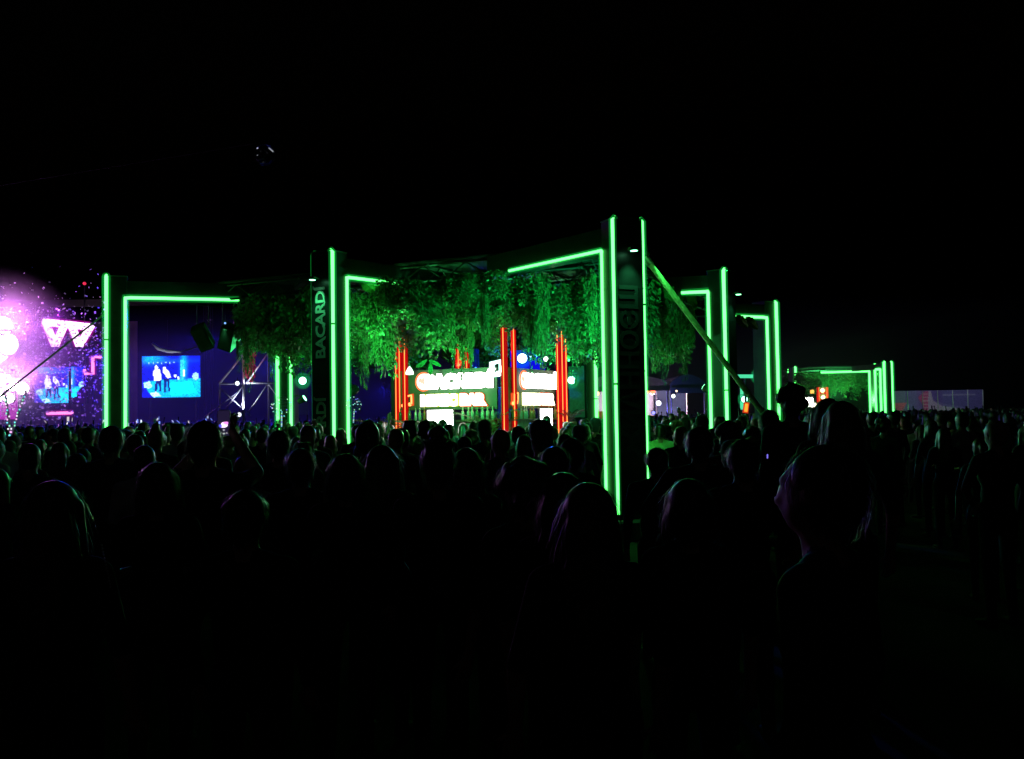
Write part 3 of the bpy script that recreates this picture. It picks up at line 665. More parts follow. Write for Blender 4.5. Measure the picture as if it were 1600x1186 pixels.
# stage body
sx0, sx1 = G(-160, SD).x, G(330, SD).x
st = thing('main_stage', 'far concert stage behind the crowd at the left edge, dark purple back cloth', 'stage', ((sx0 + sx1) / 2, SD + 4, 0))
w_ = sx1 - sx0
MB().bbox((0, 0, .8), (w_, 8, 1.6), .03).obj('deck', black_metal, st)
MB().box((-w_ * .18, 3.9, 5.5), (w_ * .62, .05, 9)).obj('back_cloth', mat('stage_cloth', (.25, .16, .3), .9, noise=.4, nscale=.6), st)
for x in (-w_ / 2 + .5, -w_ * .1, w_ / 2 - .5):
    tt = MB()
    for sx in (-.25, .25):
        for sy in (-.25, .25): tt.tube((x + sx, -3 + sy, 0), (x + sx, -3 + sy, 10.5), .04, n=6)
    for k in range(20):
        s = 1 if k % 2 else -1; tt.tube((x - .25 * s, -3.25, .5 * k), (x + .25 * s, -3.25, .5 * k + .5), .02, n=5)
    tt.obj('truss_tower', black_metal, st)
MB().box((0, -3, 10.7), (w_, .5, .5)).obj('roof_beam', black_metal, st)
MB().bbox((-w_ * .18, -4.4, 3.0), (w_ * .3, .5, .5), .02).obj('lower_beam', black_metal, st)
# blinding lamps at the left edge
hot = (1.0, .80, 1.0)
for i, (px, py, r) in enumerate(((2, 512, .75), (-6, 545, .95), (12, 538, .7), (-4, 588, .55), (10, 597, .5), (24, 604, .45), (36, 607, .38), (-2, 618, .4), (14, 622, .33))):
    par('stage_blinder', ['blinding white stage lamp, uppermost at the left picture edge', 'largest blinding white stage lamp at the left picture edge', 'blinding white stage lamp right of the largest one', 'blinding pink-white lamp in the lower cluster at the left edge', 'blinding pink-white lamp, second in the lower cluster', 'blinding pink-white lamp, third in the lower cluster', 'rightmost blinding pink-white lamp in the lower cluster', 'small pink-white lamp lowest at the left edge', 'small pink-white lamp lowest right in the left cluster'][i],
        P(px, py, 62 - i * .3), r, hot, 30.0, light=((1300 if i < 3 else 420), (.85, .24, 1.0), (7, -8, 5), 150), grp='blinding lamps at the left edge')
# magenta lit cloth at the left edge, its light put in as emission
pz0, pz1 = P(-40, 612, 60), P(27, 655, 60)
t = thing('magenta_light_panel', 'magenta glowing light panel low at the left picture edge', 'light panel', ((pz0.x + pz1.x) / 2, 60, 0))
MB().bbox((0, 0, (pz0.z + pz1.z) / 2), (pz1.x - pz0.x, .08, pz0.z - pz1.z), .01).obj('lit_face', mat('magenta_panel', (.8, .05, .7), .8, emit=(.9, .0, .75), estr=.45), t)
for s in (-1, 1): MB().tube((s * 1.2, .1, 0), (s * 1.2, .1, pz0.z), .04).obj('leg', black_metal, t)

# scaffold tower with a pink lit drape
TD = 40.0
def tp(x, y, dd=0): return P(x, y, TD + dd)
t0 = tp(380, 652); tw = thing('scaffold_tower', 'pale lit scaffold tower with crossed braces behind the crowd', 'scaffold', (t0.x, TD, 0))
o0 = Vector((t0.x, TD, 0))
lit_alu = mat('painted_alu', (.62, .62, .64), .45, noise=.2)
def tb(a, b, r, nm, m=lit_alu, d0=0, d1=0): MB().tube(tp(*a, d0) - o0, tp(*b, d1) - o0, r, n=8).obj(nm, m, tw, True)
def post(px, ytop, r, dd=0): q = tp(px, ytop, dd) - o0; MB().tube((q.x, q.y, 0), q, r, n=8).obj('post', lit_alu, tw, True)
post(380, 512, .055); post(343, 600, .04, 1); post(419, 553, .04, 2); post(450, 598, .035, 2)
for a, b, r in (((343, 600), (380, 553), .045), ((343, 600), (450, 598), .035), ((380, 553), (343, 600), .03), ((343, 606), (392, 650), .03), ((380, 602), (345, 650), .03), ((419, 551), (385, 600), .03), ((419, 551), (450, 590), .035), ((419, 600), (385, 648), .03), ((419, 600), (450, 640), .03), ((320, 652), (375, 610), .025), ((362, 649), (384, 648), .05)):
    tb(a, b, r, 'brace', d1=.4)
for k in range(5):
    tb((372, 530 + k * 5.2), (379, 530 + k * 5.2), .03, 'rung')
tb((371, 512), (371, 556), .03, 'ladder_rail', black_metal)
p0 = tp(382, 524, .6); p1 = tp(400, 598, .6)
dr = thing('red_drape', 'crumpled crimson drape hanging on the scaffold tower', 'drape', ((p0.x + p1.x) / 2, p0.y, 0))
gv = []; gf = []; nx, nz = 10, 30
for j in range(nz + 1):
    for i in range(nx + 1):
        u, v = i / nx, j / nz; wd = .5 + .5 * math.sin(2.6 * (1 - v) + .5); x = (u - .5) * (p1.x - p0.x) * (1.05 if v < .7 else 1.05 - (v - .7) * 1.6)
        gv.append((x, .16 * math.sin(u * 9 + 3 * math.sin(v * 14)) + random.uniform(-.05, .05), p0.z + (p1.z - p0.z) * v))
for j in range(nz):
    for i in range(nx): a = j * (nx + 1) + i; gf.append((a, a + 1, a + nx + 2, a + nx + 1))
MB().add(gv, gf).obj('drape_cloth', mat('crimson_cloth', (.62, .03, .10), .8, transl=.3), dr, True)
MB().tube((-.3, 0, p0.z + .03), (.3, 0, p0.z + .03), .02).obj('drape_rail', steel, dr)
lamp('drape_light', 'SPOT', P(396, 640, TD - 3), 200, (1, .3, .4), dr, P(393, 560, TD + .6), .1, 26)
par('tower_lamp', 'small white lamp on the scaffold cross bar', P(371, 599, TD - .2), .10, (.85, .92, 1), 2.0, light=(40, (.75, .8, 1), (1, .5, .2), 170))
par('tower_lamp', 'small white lamp at the scaffold foot above the crowd', P(374, 648, TD - .2), .10, (.85, .92, 1), 1.6, light=(90, (.75, .8, 1), (.5, .8, 3), 150))
panel('gauze_screen', 'pale gauze screen right of the scaffold behind a balloon', (418, 598), (482, 648), 44, mat('gauze', (.3, .33, .36), .9, transl=.4), 'screen')
# white swag cloth and thin things by the screen
p = [P(x, y, 45) for x, y in ((238, 536), (248, 545), (262, 549), (282, 550), (300, 545), (315, 540))]
sw = thing('cloth_swag', 'thin pale cloth swag in the air above the large video screen', 'cloth', p[2])
MB().path([q - p[2] for q in p], [.05, .10, .09, .05, .04, .03], 6).obj('swag', mat('swag_cloth', (.5, .5, .55), .8), sw, True)
MB().tube((0, 0, 0), Vector((0, 0, 1.5)), .006).obj('line', black_metal, sw)
lamp('swag_light', 'SPOT', P(255, 640, 43), 300, (.7, .75, 1), sw, P(255, 548, 45), .1, 30)

# cable camera hanging in the dark sky
p = P(413, 242, 30); t = thing('cable_camera', 'dark ball camera with tiny glints hanging in the night sky', 'camera', p)
MB().ball((0, 0, 0), .30, 20, 14).obj('ball_housing', mat('gloss_black', (.012, .012, .014), .12), t, True)
ring = MB(); ring.path([(.34 * math.cos(i * .3142), .0, .34 * math.sin(i * .3142)) for i in range(21)], .015, 6); ring.obj('frame_ring', black_metal, t, True)
ring = MB(); ring.path([(.12 * math.cos(i * .6283), -.28, -.28 + .07 * math.sin(i * .6283)) for i in range(11)], .012, 6); ring.obj('lens_ring', mat('ring_grey', (.3, .3, .3), .4), t, True)
gm = emis('glint', (.9, .9, 1), .5)
def glint(a, b, r, m): MB().tube(P(*a, 29.6) - p, P(*b, 29.6) - p, r, n=6).obj('marker_light', m, t)  # glints on the ball put in as small emissive marks
glint((402, 231), (402.6, 232), .03, gm); glint((402, 242), (402.5, 243), .022, emis('glint_dim', (.9, .9, 1), .14)); glint((420, 231), (427, 237), .022, emis('glint_mid', (.9, .9, 1), .3)); glint((411, 253), (411.5, 253.6), .03, emis('glint_faint', (.9, .9, 1), .02))
cb = thing('camera_cable', 'thin cable running from the ball camera to the upper left edge', 'cable', P(400, 224, 30))
MB().tube((0, 0, 0), P(-60, 300, 55) - P(400, 224, 30), .012, n=5).obj('cable', mat('cable_grey', (.012, .012, .012), .9), cb)
# red warning lamp far away
p = P(132, 443, 68); t = thing('red_warning_lamp', 'tiny red lamp in the dark above the stage', 'lamp', (p.x, p.y, 0))
MB().ball((0, 0, p.z), .12).obj('bulb', emis('red_bulb', (1, .04, .12), .7), t, True); MB().tube((0, 0, 0), (0, 0, p.z - .1), .05).obj('mast', black_metal, t)

# ------------------------------------------------------------------ stage smoke
sm = bpy.data.materials.new('stage_smoke'); sm.use_nodes = True; n_ = sm.node_tree.nodes; n_.remove(n_['Principled BSDF'])
pv = n_.new('ShaderNodeVolumePrincipled'); pv.inputs['Density'].default_value = .0042; pv.inputs['Color'].default_value = (.9, .9, .92, 1); pv.inputs['Anisotropy'].default_value = .2
sm.node_tree.links.new(pv.outputs[0], n_['Material Output'].inputs['Volume'])
MBs = MB(); MBs.box((-30, 78, 2.6), (104, 82, 7.4)); so = MBs.obj('stage_smoke', sm); tag(so, 'thin smoke hanging round the far stage and the field behind', 'smoke', kind='stuff')
pl = bpy.data.materials.new('smoke_plume'); pl.use_nodes = True; n_ = pl.node_tree.nodes; l_ = pl.node_tree.links; n_.remove(n_['Principled BSDF'])
pv = n_.new('ShaderNodeVolumePrincipled'); pv.inputs['Color'].default_value = (.92, .9, .92, 1)
tc = n_.new('ShaderNodeTexCoord'); gr = n_.new('ShaderNodeTexGradient'); gr.gradient_type = 'QUADRATIC_SPHERE'; mu = n_.new('ShaderNodeMath'); mu.operation = 'MULTIPLY'; mu.inputs[1].default_value = 1.0
l_.new(tc.outputs['Object'], gr.inputs['Vector']); l_.new(gr.outputs['Fac'], mu.inputs[0]); l_.new(mu.outputs[0], pv.inputs['Density']); l_.new(pv.outputs[0], n_['Material Output'].inputs['Volume'])
po = MB().ball((0, 0, 0), 1.0, 32, 20).obj('smoke_plume', pl); po.location = P(-10, 560, 59.5); po.scale = (6.2, 3.4, 6.0)
tag(po, 'thick smoke glowing round the blinding lamps at the left edge', 'smoke', kind='stuff')
# blue wash lamps on the far stage truss light the smoke
for i, (px, py, d, e, c) in enumerate(((250, 470, 62, 2600, (.004, .012, 1)), (330, 500, 52, 1400, (.01, .02, 1)), (420, 560, 50, 800, (.02, .03, 1)), (600, 600, 55, 650, (.02, .02, 1)), (170, 560, 58, 2000, (.03, .01, 1)), (95, 480, 62, 1000, (.45, .02, 1)), (830, 600, 60, 500, (.02, .03, 1)))):
    par('wash_lamp', ['blue wash lamp high above the large video screen', 'blue wash lamp right of the large video screen', 'blue wash lamp behind the scaffold tower', 'blue wash lamp on a stand behind the pavilion', 'violet wash lamp beside the leftmost neon column', 'violet wash lamp above the pink emblem', 'blue wash lamp far behind the bar'][i], P(px, py, d), .06, (c[0], c[1] + .02, c[2]), .8, face=(0, .8, -.6), light=(e, c, (0, -2, -3), 178), grp='wash lamps on the far stage')

# ------------------------------------------------------------------ confetti
rc = random.Random(11); cv = []; cf = []
for i in range(2600):
    u = rc.random() ** 1.6; px = -10 + 175 * u; py = rc.gauss(565, 62) if rc.random() < .8 else rc.uniform(440, 660)
    d = rc.uniform(55, 66); p = P(px, py, d)
    if p.z < 1.8 or (py < 480 and rc.random() < .75): continue
    s = rc.uniform(.022, .05); M3 = Euler((rc.uniform(0, 6.3), rc.uniform(0, 6.3), rc.uniform(0, 6.3))).to_matrix(); o = len(cv)
    cv += [p + M3 @ Vector((x * s, y * s * 1.6, z)) for x, y, z in ((-1, -1, 0), (1, -1, .2 * s), (1, 1, 0), (-1, 1, .2 * s))]; cf.append((o, o + 1, o + 2, o + 3))
me = MB().add(cv, cf).mesh('confetti', [mat('confetti_paper', (.85, .83, .9), .5, transl=.5)])
tag(link('confetti', me), 'cloud of white confetti in the pink light of the stage', 'confetti', kind='stuff')

# ------------------------------------------------------------------ tents behind the right side
tent_w = mat('tent_white', (.55, .54, .60), .8, noise=.2, nscale=1.5, transl=.2)
def tent(name, lab, x0, x1, yt, yv, d, dep, m, back):
    a = G(x0, d); b = G(x1, d); c = (a + b) / 2; w = b.x - a.x; zt = P((x0 + x1) / 2, yt, d + dep / 2).z; zv = P((x0 + x1) / 2, yv, d).z
    t = thing(name, lab, 'tent', c)
    rf = MB(); n = 12
    prof = [(-w / 2 + w * i / n, zv + (zt - zv) * math.sin(math.pi * (.08 + .84 * i / n)) ** .8) for i in range(n + 1)]
    vs = [(x, y, z) for y in (0, dep) for x, z in prof]; rf.add(vs, [(i, i + 1, n + 2 + i, n + 1 + i) for i in range(n)]); rf.add([(x, 0.01, z) for x, z in prof] + [(-w / 2, 0.01, zv), (w / 2, .01, zv)], [tuple(range(n + 1)) + (n + 2, n + 1)])
    rf.obj('roof_sheet', m, t, False)
    MB().box((0, -.03, zv - .13), (w, .03, .26)).obj('valance', m, t)
    MB().box((0, dep, zv / 2), (w, .05, zv)).obj('back_wall', back, t)
    for s in (-1, 1):
        for y in (.05, dep - .1): MB().tube((s * (w / 2 - .06), y, 0), (s * (w / 2 - .06), y, zv), .05).obj('pole', alu, t)
    MB().box((0, .6, .55), (w * .8, .6, 1.1)).obj('serving_table', mat('table_cloth', (.2, .2, .3), .8), t)
    return t
tent('marquee_tent', 'pale lit marquee with red lamps seen left and right of the nearest column', 905, 1046, 588, 603, 46, 5, tent_w, mat('tent_wall', (.5, .48, .5), .8, noise=.2, nscale=1))
tent('marquee_tent', 'darker marquee with a bluish back wall, right of the pale one', 1048, 1104, 588, 606, 46.5, 5, mat('tent_green', (.22, .28, .26), .8, noise=.2), mat('tent_wall_blue', (.08, .12, .2), .7, noise=.6, nscale=.8))
par('tent_lamp', 'bright red lamp inside the pale marquee', P(1020, 612, 47), .13, (1, .12, .05), 5, light=(300, (1, .3, .2), (0, 2, -.3), 170))
par('tent_lamp', 'orange lamp left of the red one inside the marquee', P(1014, 612, 47.3), .10, (1, .2, .05), 3)
par('tent_lamp', 'orange lamp inside the marquee left of the nearest column', P(933, 615, 47), .12, (1, .5, .2), 4, light=(50, (1, .6, .4), (0, 2, -.6), 170))
par('tent_lamp', 'white lamp on the dark marquee pole', P(1052, 619, 46), .10, (.9, 1, 1), 4)
par('tent_lamp', 'white lamp over the marquee serving table', P(1029, 630, 46.6), .13, (.9, .95, 1), 5, light=(900, (.75, .7, 1), (-1, 2, 1), 175))
par('tent_lamp', 'small warm lamp under the dark marquee valance', P(1057, 611, 46), .06, (1, .8, .5), 3)
par('tent_lamp', 'small blue lamp low on the marquee counter', P(1021, 645, 46), .09, (.2, .2, 1), 3, light=(60, (.15, .15, 1), (1, .5, .6), 175))
MBt = thing('red_counter_cloth', 'salmon red counter cloth left of the nearest column', 'cloth', G(925, 45.2)); MB().bbox((0, 0, .95), (1.0, .5, 1.9), .03).obj('cloth_block', mat('salmon', (.6, .16, .1), .8), MBt)
lamp('counter_light', 'SPOT', P(925, 600, 43.5), 60, (1, .6, .5), MBt, P(925, 650, 45), .1, 60)
# small orange and green fixtures behind the slanting pole
p = P(1166, 637, 26); t = thing('orange_screen', 'small glowing orange screen tilted behind the slanting pole', 'screen', p)
MB().box((0, .03, 0), (.15, .04, .30), rot=Matrix.Rotation(.15, 3, 'Y')).obj('casing', mat('red_case', (.5, .03, .01), .5, emit=(1, .06, .01), estr=.5), t); MB().box((0, 0, 0), (.085, .01, .22), rot=Matrix.Rotation(.15, 3, 'Y')).obj('lit_face', emis('orange_face', (1, .33, .03), 1.5), t)  # casing emits red too, a glow put round the lit face
MB().tube((0, .05, 0), (0, .05, -p.z), .02).obj('stand', black_metal, t)
a, b = P(1150, 588, 26.6), P(1181, 588, 26.6); c = (a + b) / 2; t = thing('green_tube_lamp', 'short horizontal green tube ending at a round green floodlight', 'lamp', c)
MB().path([a - c, b - c], .05, 8).obj('tube', emis('green_soft', (.08, .8, .4), 1.0), t, True); MB().tube((0, .1, 0), (0, .1, -c.z), .03).obj('stand', black_metal, t)
a, b = P(1159, 606, 27.6), P(1159, 640, 27.6); c = b.copy(); t = thing('green_tube_lamp', 'short upright green tube behind the slanting pole', 'lamp', c)
MB().path([(0, 0, 0), a - c], .045, 8).obj('tube', emis('green_soft', (.08, .8, .4), 1.0), t, True); MB().tube((0, .1, 0), (0, .1, -c.z), .03).obj('stand', black_metal, t)
panel('dark_blue_panel', 'large dark blue panel behind the slanting pole and green floodlight', (1179, 520), (1200, 650), 29, mat('navy_panel', (.05, .07, .12), .6, noise=.3))

# ------------------------------------------------------------------ far pavilion on the right
FG = 'green edged columns of the far pavilion'
def fcol(lab, px, d, inw, sl, sides, key, r): make_column('neon_column', lab, G(px, d), inw, None, 2.6, sl, r, key=key, simple=True, group=FG, sides=sides)
fcol('small far green column on the left of the far pavilion, standing apart', 1229, 66, (.6, .8), .35, (1,), 'h', .06)
fcol('small far green double column with a short tube to its right', 1241, 62, (.75, .66), 1.0, (1,), 'i', .06)
fcol('small far green column with a long horizontal tube to its left', 1364, 60, (-.95, .3), 2.9, (-1,), 'j', .06)
fcol('small far green column, middle of the right far group', 1378, 66, (-.8, -.3), 1.0, (-1,), 'k', .06)
fcol('brightest small far green column at the right end of the far pavilion', 1386, 57, (-.35, .94), .4, (-1, 1), 'l', .065)
FC = G(1308, 62); rt = thing('roof_truss', 'dark flat roof of the far pavilion', 'roof', FC)
MB().box((0, 0, 4.5), (5.2, 5, .06)).obj('roof_cover', MATS['roof_cloth'], rt)
for k in range(-2, 3): MB().tube((-2.6, k * 1.1, 4.3), (2.6, k * 1.1, 4.3), .05, n=6).obj('truss_beam', black_metal, rt)
for i in range(26):
    q = FC + Vector((-2.7 + 5.2 * (i % 13) / 12, -.4 + 1.6 * (i // 13), 4.25)); vine(q, (1.5, 1.5, rv.uniform(.9, 1.4)), i, 'small clump of leaves hanging from the far pavilion roof', 'leaf clumps of the far pavilion')
lamp('far_vine_light', 'SPOT', FC + Vector((-1.2, -3.5, 2.6)), 1500, (.06, 1, .22), rt, FC + Vector((-1, 0, 3.6)), .1, 120)
lamp('far_vine_light', 'SPOT', FC + Vector((1.5, -3.2, 2.4)), 700, (.15, 1, .2), rt, FC + Vector((1, 0, 3.6)), .1, 120)
def lit_sign(lab, a, b, d, m):
    p0, p1 = P(*a, d), P(*b, d); c = (p0 + p1) / 2; t = thing('far_sign', lab, 'sign', c); w, h = p1.x - p0.x, p0.z - p1.z
    MB().bbox((0, .08, 0), (w + .1, .1, h + .1), .02).obj('sign_box', black_metal, t); bb = MB()
    for i in range(5): bb.ball((-w / 2 + w * (i + .5) / 5, 0, random.uniform(-.02, .02)), (w / 8, .05, h / 2))
    bb.obj('lit_letters', m, t, True); MB().tube((0, .1, 0), (0, .1, -c.z), .05).obj('stand', black_metal, t)
lit_sign('small white lit sign of the far pavilion bar, upper one', (1244, 611), (1256, 619), 60.5, white_sign)
lit_sign('wide white lit sign of the far pavilion bar, lower one', (1247, 621), (1271, 636), 60.4, white_sign)
lit_sign('small orange lit sign in the far pavilion', (1266, 609), (1272, 615), 60.6, emis('orange_far', (1, .5, .08), 1.6))
for px, lab in ((1279, 'left red neon post in the far pavilion'), (1285, 'middle red neon post in the far pavilion'), (1291, 'right red neon post in the far pavilion')):
    p = P(px, 605, 60); t = thing('red_neon_post', lab, 'neon post', (p.x, 60, 0), 0, 'red neon posts of the far pavilion')
    MB().bbox((0, 0, p.z / 2), (.2, .2, p.z), .01).obj('post', red_body, t); MB().path([(-.02, -.14, .4), (-.02, -.14, p.z)], .04, 8).obj('neon_tube', emis('red_neon_far', (1, .16, .03), 1.2), t)
par('far_lamp', 'warm round lamp among the red posts of the far pavilion', P(1285, 610, 59.5), .14, (1, .7, .35), 4)
par('far_lamp', 'warm round lamp lower among the red posts of the far pavilion', P(1286, 621, 59.5), .13, (1, .8, .45), 4)
par('far_lamp', 'warm round lamp under the far pavilion signs', P(1273, 633, 59.5), .14, (1, .9, .6), 4)
# printed banner wall
a, b = P(1394, 611, 76), P(1536, 646, 76); c = (a + b) / 2; w, h = b.x - a.x, a.z - 0.4
bw = thing('banner_wall', 'long printed banner with purple mountain picture behind the right crowd', 'banner', (c.x, 76, 0))
r = Raster(140, 44, (.20, .14, .42)); rs = np.random.RandomState(4)
r.rect(0, 0, .14, 1, (.2, .22, .36)); r.poly([(.01, .33), (.16, .33), (.1, .62), (.04, .66)], (.75, .18, .25)); r.poly([(.28, .2), (.36, .02), (.41, .02), (.41, .72), (.36, .72), (.33, .4)], (.6, .1, .28))
for k in range(6): r.rect(.33, .08 + k * .1, .41, .11 + k * .1, (.75, .4, .5))
r.poly([(.40, .02), (.425, .02), (.45, .3), (.55, .45), (.8, .55), (1, .66), (1, 1), (.38, 1)], (.5, .42, .58)); r.poly([(.43, 0), (1, 0), (1, .6), (.8, .5), (.56, .38), (.46, .28)], (.13, .09, .36)); r.rect(.56, .12, .92, .16, (.3, .22, .5))
r.a *= (1 + .15 * rs.randn(r.h, r.w, 1)).clip(.6, 1.4)
raster_obj('printed_sheet', r, w, h, mat('banner_print', (.5, .5, .5), .7, attr='dots'), bw, frame((1, 0, 0), (0, 0, 1), (0, -.03, .4 + h / 2)))
MB().box((0, .02, .4 + h / 2), (w, .04, h)).obj('backing', black_metal, bw)
for k in range(7): MB().tube((-w / 2 + w * k / 6, -.06, 0), (-w / 2 + w * k / 6, -.06, .4 + h), .035).obj('banner_post', alu, bw)
lamp('banner_light', 'SPOT', Vector((c.x, 68, 5.5)), 420, (.85, .75, 1), bw, Vector((c.x, 76, 2)), .2, 100)

# ------------------------------------------------------------------ people
skin_m = mat('skin', (.45, .27, .19), .55, noise=.12, nscale=12)
top_m = mat('clothing_top', (.3, .3, .3), .85, objcol=True, noise=.18, nscale=9, bump=.3)
leg_m = mat('trousers', (.025, .028, .04), .85, noise=.3, nscale=10)
shoe_m = mat('shoes', (.05, .05, .05), .6)
hair_ms = [mat('hair_dark', (.02, .014, .01), .38, noise=.3, nscale=30, spec=.7), mat('hair_brown', (.07, .04, .022), .38, noise=.3, nscale=30, spec=.7), mat('hair_blond', (.30, .20, .10), .38, noise=.3, nscale=30, spec=.7)]
SK, TP, LG, SH = 0, 1, 2, 3
POSES = {
 'down': [((-.245, -.03, 1.13), (-.25, .07, .89)), ((.245, -.03, 1.13), (.25, .07, .89))],
 'front': [((-.24, -.01, 1.14), (-.10, .2, 1.16)), ((.24, -.01, 1.14), (.12, .22, 1.12))],
 'up': [((-.245, -.03, 1.13), (-.25, .07, .89)), ((.30, .08, 1.56), (.27, .14, 1.82))],
 'phone': [((-.22, .2, 1.44), (-.05, .34, 1.66)), ((.22, .2, 1.44), (.05, .34, 1.66))],
 'hips': [((-.37, -.07, 1.17), (-.19, .06, 1.02)), ((.245, -.03, 1.13), (.25, .07, .89))],
 'both_up': [((-.33, .04, 1.58), (-.30, .08, 1.84)), ((.33, .04, 1.58), (.30, .08, 1.84))],
}
def body_prims(fem, pose, walk=False):
    sh = .165 if fem else .19; hp = .17 if fem else .16; P_ = []
    E = lambda c, r, k: P_.append(('e', Vector(c), Vector(r), k)); Cc = lambda a, b, r0, r1, k: P_.append(('c', Vector(a), Vector(b), r0, r1, k))
    E((0, 0, .94), (hp, .115, .14), LG); E((0, .005, 1.10), (.135 if fem else .15, .098, .17), TP); E((0, 0, 1.29), (.16 if fem else .185, .112, .165), TP)
    if fem: E((0, .09, 1.27), (.12, .05, .06), TP)
    Cc((-sh + .02, -.005, 1.405), (sh - .02, -.005, 1.405), .055, .055, TP); Cc((-sh * .5, -.01, 1.44), (sh * .5, -.01, 1.44), .04, .04, TP)
    Cc((0, -.005, 1.42), (0, .012, 1.54), .056, .052, SK)
    E((0, .005, 1.625), (.075, .096, .098), SK); E((0, .038, 1.567), (.058, .062, .062), SK); E((0, .07, 1.535), (.03, .028, .022), SK)
    Cc((0, .098, 1.63), (0, .118, 1.592), .010, .016, SK); E((0, .09, 1.645), (.055, .02, .014), SK); E((0, .098, 1.56), (.026, .014, .012), SK)
    for s in (-1, 1): E((s * .077, .0, 1.61), (.012, .022, .032), SK)
    for i, s in enumerate((-1, 1)):
        fy = (s * .22 if walk else 0)
        Cc((s * .088, 0, .92), (s * .098, .02 + fy * .6, .50), .088, .058, LG); Cc((s * .098, .02 + fy * .6, .50), (s * .105, -.015 + fy, .09), .057, .04, LG)
        Cc((s * .107, -.04 + fy, .045), (s * .125, .13 + fy, .035), .043, .034, SH)
        el, wr = (Vector(v) for v in POSES[pose][i]); so = Vector((s * sh, -.005, 1.40)); d = (wr - el).normalized()
        Cc(so, el, .053 if not fem else .046, .04, TP); Cc(el, wr, .039, .027, SK if (fem or pose in ('up', 'front', 'phone', 'both_up')) else TP)
        Cc(wr, wr + d * .085, .028, .033, SK)
    return P_
def fingers(mb, pose):
    for i, s in enumerate((-1, 1)):
        el, wr = (Vector(v) for v in POSES[pose][i]); d = (wr - el).normalized(); k = wr + d * .10
        side = d.cross(Vector((0, 1, 0)) if abs(d.y) < .8 else Vector((0, 0, 1))).normalized(); nrm = side.cross(d)
        for j in range(4):
            o = k + side * (j - 1.5) * .018; L = (.062, .072, .068, .052)[j]; m_ = o + d * L * .55 + nrm * .006; e = m_ + d * L * .5 + nrm * .024
            mb.path([o - d * .03, m_, e], [.009, .0085, .007], 6, mi=SK)
        o = wr + d * .035 - side * .026; mb.path([o, o + d * .03 - side * .022 + nrm * .01, o + d * .06 - side * .026 + nrm * .02], [.011, .0095, .008], 6, mi=SK)
def prim_mesh(P_):
    mb = MB()
    for p in P_:
        if p[0] == 'e': mb.ball(p[1], tuple(p[2]), 14, 10)
        else: mb.capsule(p[1], p[2], p[3], p[4], 12)
    return mb
def remesh(mb, vox, smooth=4, ratio=None):
    o = link('tmp', mb.mesh('tmp')); r_ = o.modifiers.new('r', 'REMESH'); r_.mode = 'VOXEL'; r_.voxel_size = vox
    s_ = o.modifiers.new('s', 'SMOOTH'); s_.factor = .5; s_.iterations = smooth
    if ratio: d_ = o.modifiers.new('d', 'DECIMATE'); d_.ratio = ratio
    me = bpy.data.meshes.new_from_object(o.evaluated_get(bpy.context.evaluated_depsgraph_get()))
    tm = o.data; bpy.data.objects.remove(o); bpy.data.meshes.remove(tm); return me
def body_mesh(fem, pose, vox=.022, walk=False, hands=True, ratio=None, shirt=TP):
    P_ = body_prims(fem, pose, walk); me = remesh(prim_mesh(P_), vox, 4, ratio)
    n = len(me.polygons); cen = np.empty(n * 3); me.polygons.foreach_get('center', cen); cen = cen.reshape(-1, 3)
    best = np.full(n, 1e9); cls = np.zeros(n, int)
    for p in P_:
        if p[0] == 'e':
            q = (cen - np.array(p[1])) / np.array(p[2]); d = (np.linalg.norm(q, axis=1) - 1) * min(p[2]); k = p[3]
        else:
            a, b = np.array(p[1]), np.array(p[2]); ab = b - a; t = np.clip(((cen - a) @ ab) / (ab @ ab), 0, 1)
            d = np.linalg.norm(cen - a - t[:, None] * ab, axis=1) - (p[3] + (p[4] - p[3]) * t); k = p[5]
        m_ = d < best; best[m_] = d[m_]; cls[m_] = k
    vs = [v.co[:] for v in me.vertices]; fs = [tuple(p.vertices) for p in me.polygons]; bpy.data.meshes.remove(me)
    mb = MB(); mb.v = vs; mb.f = fs; mb.mi = [int(c) for c in cls]
    if hands: fingers(mb, pose)
    return mb.mesh('person', [skin_m, top_m, leg_m, shoe_m], True)
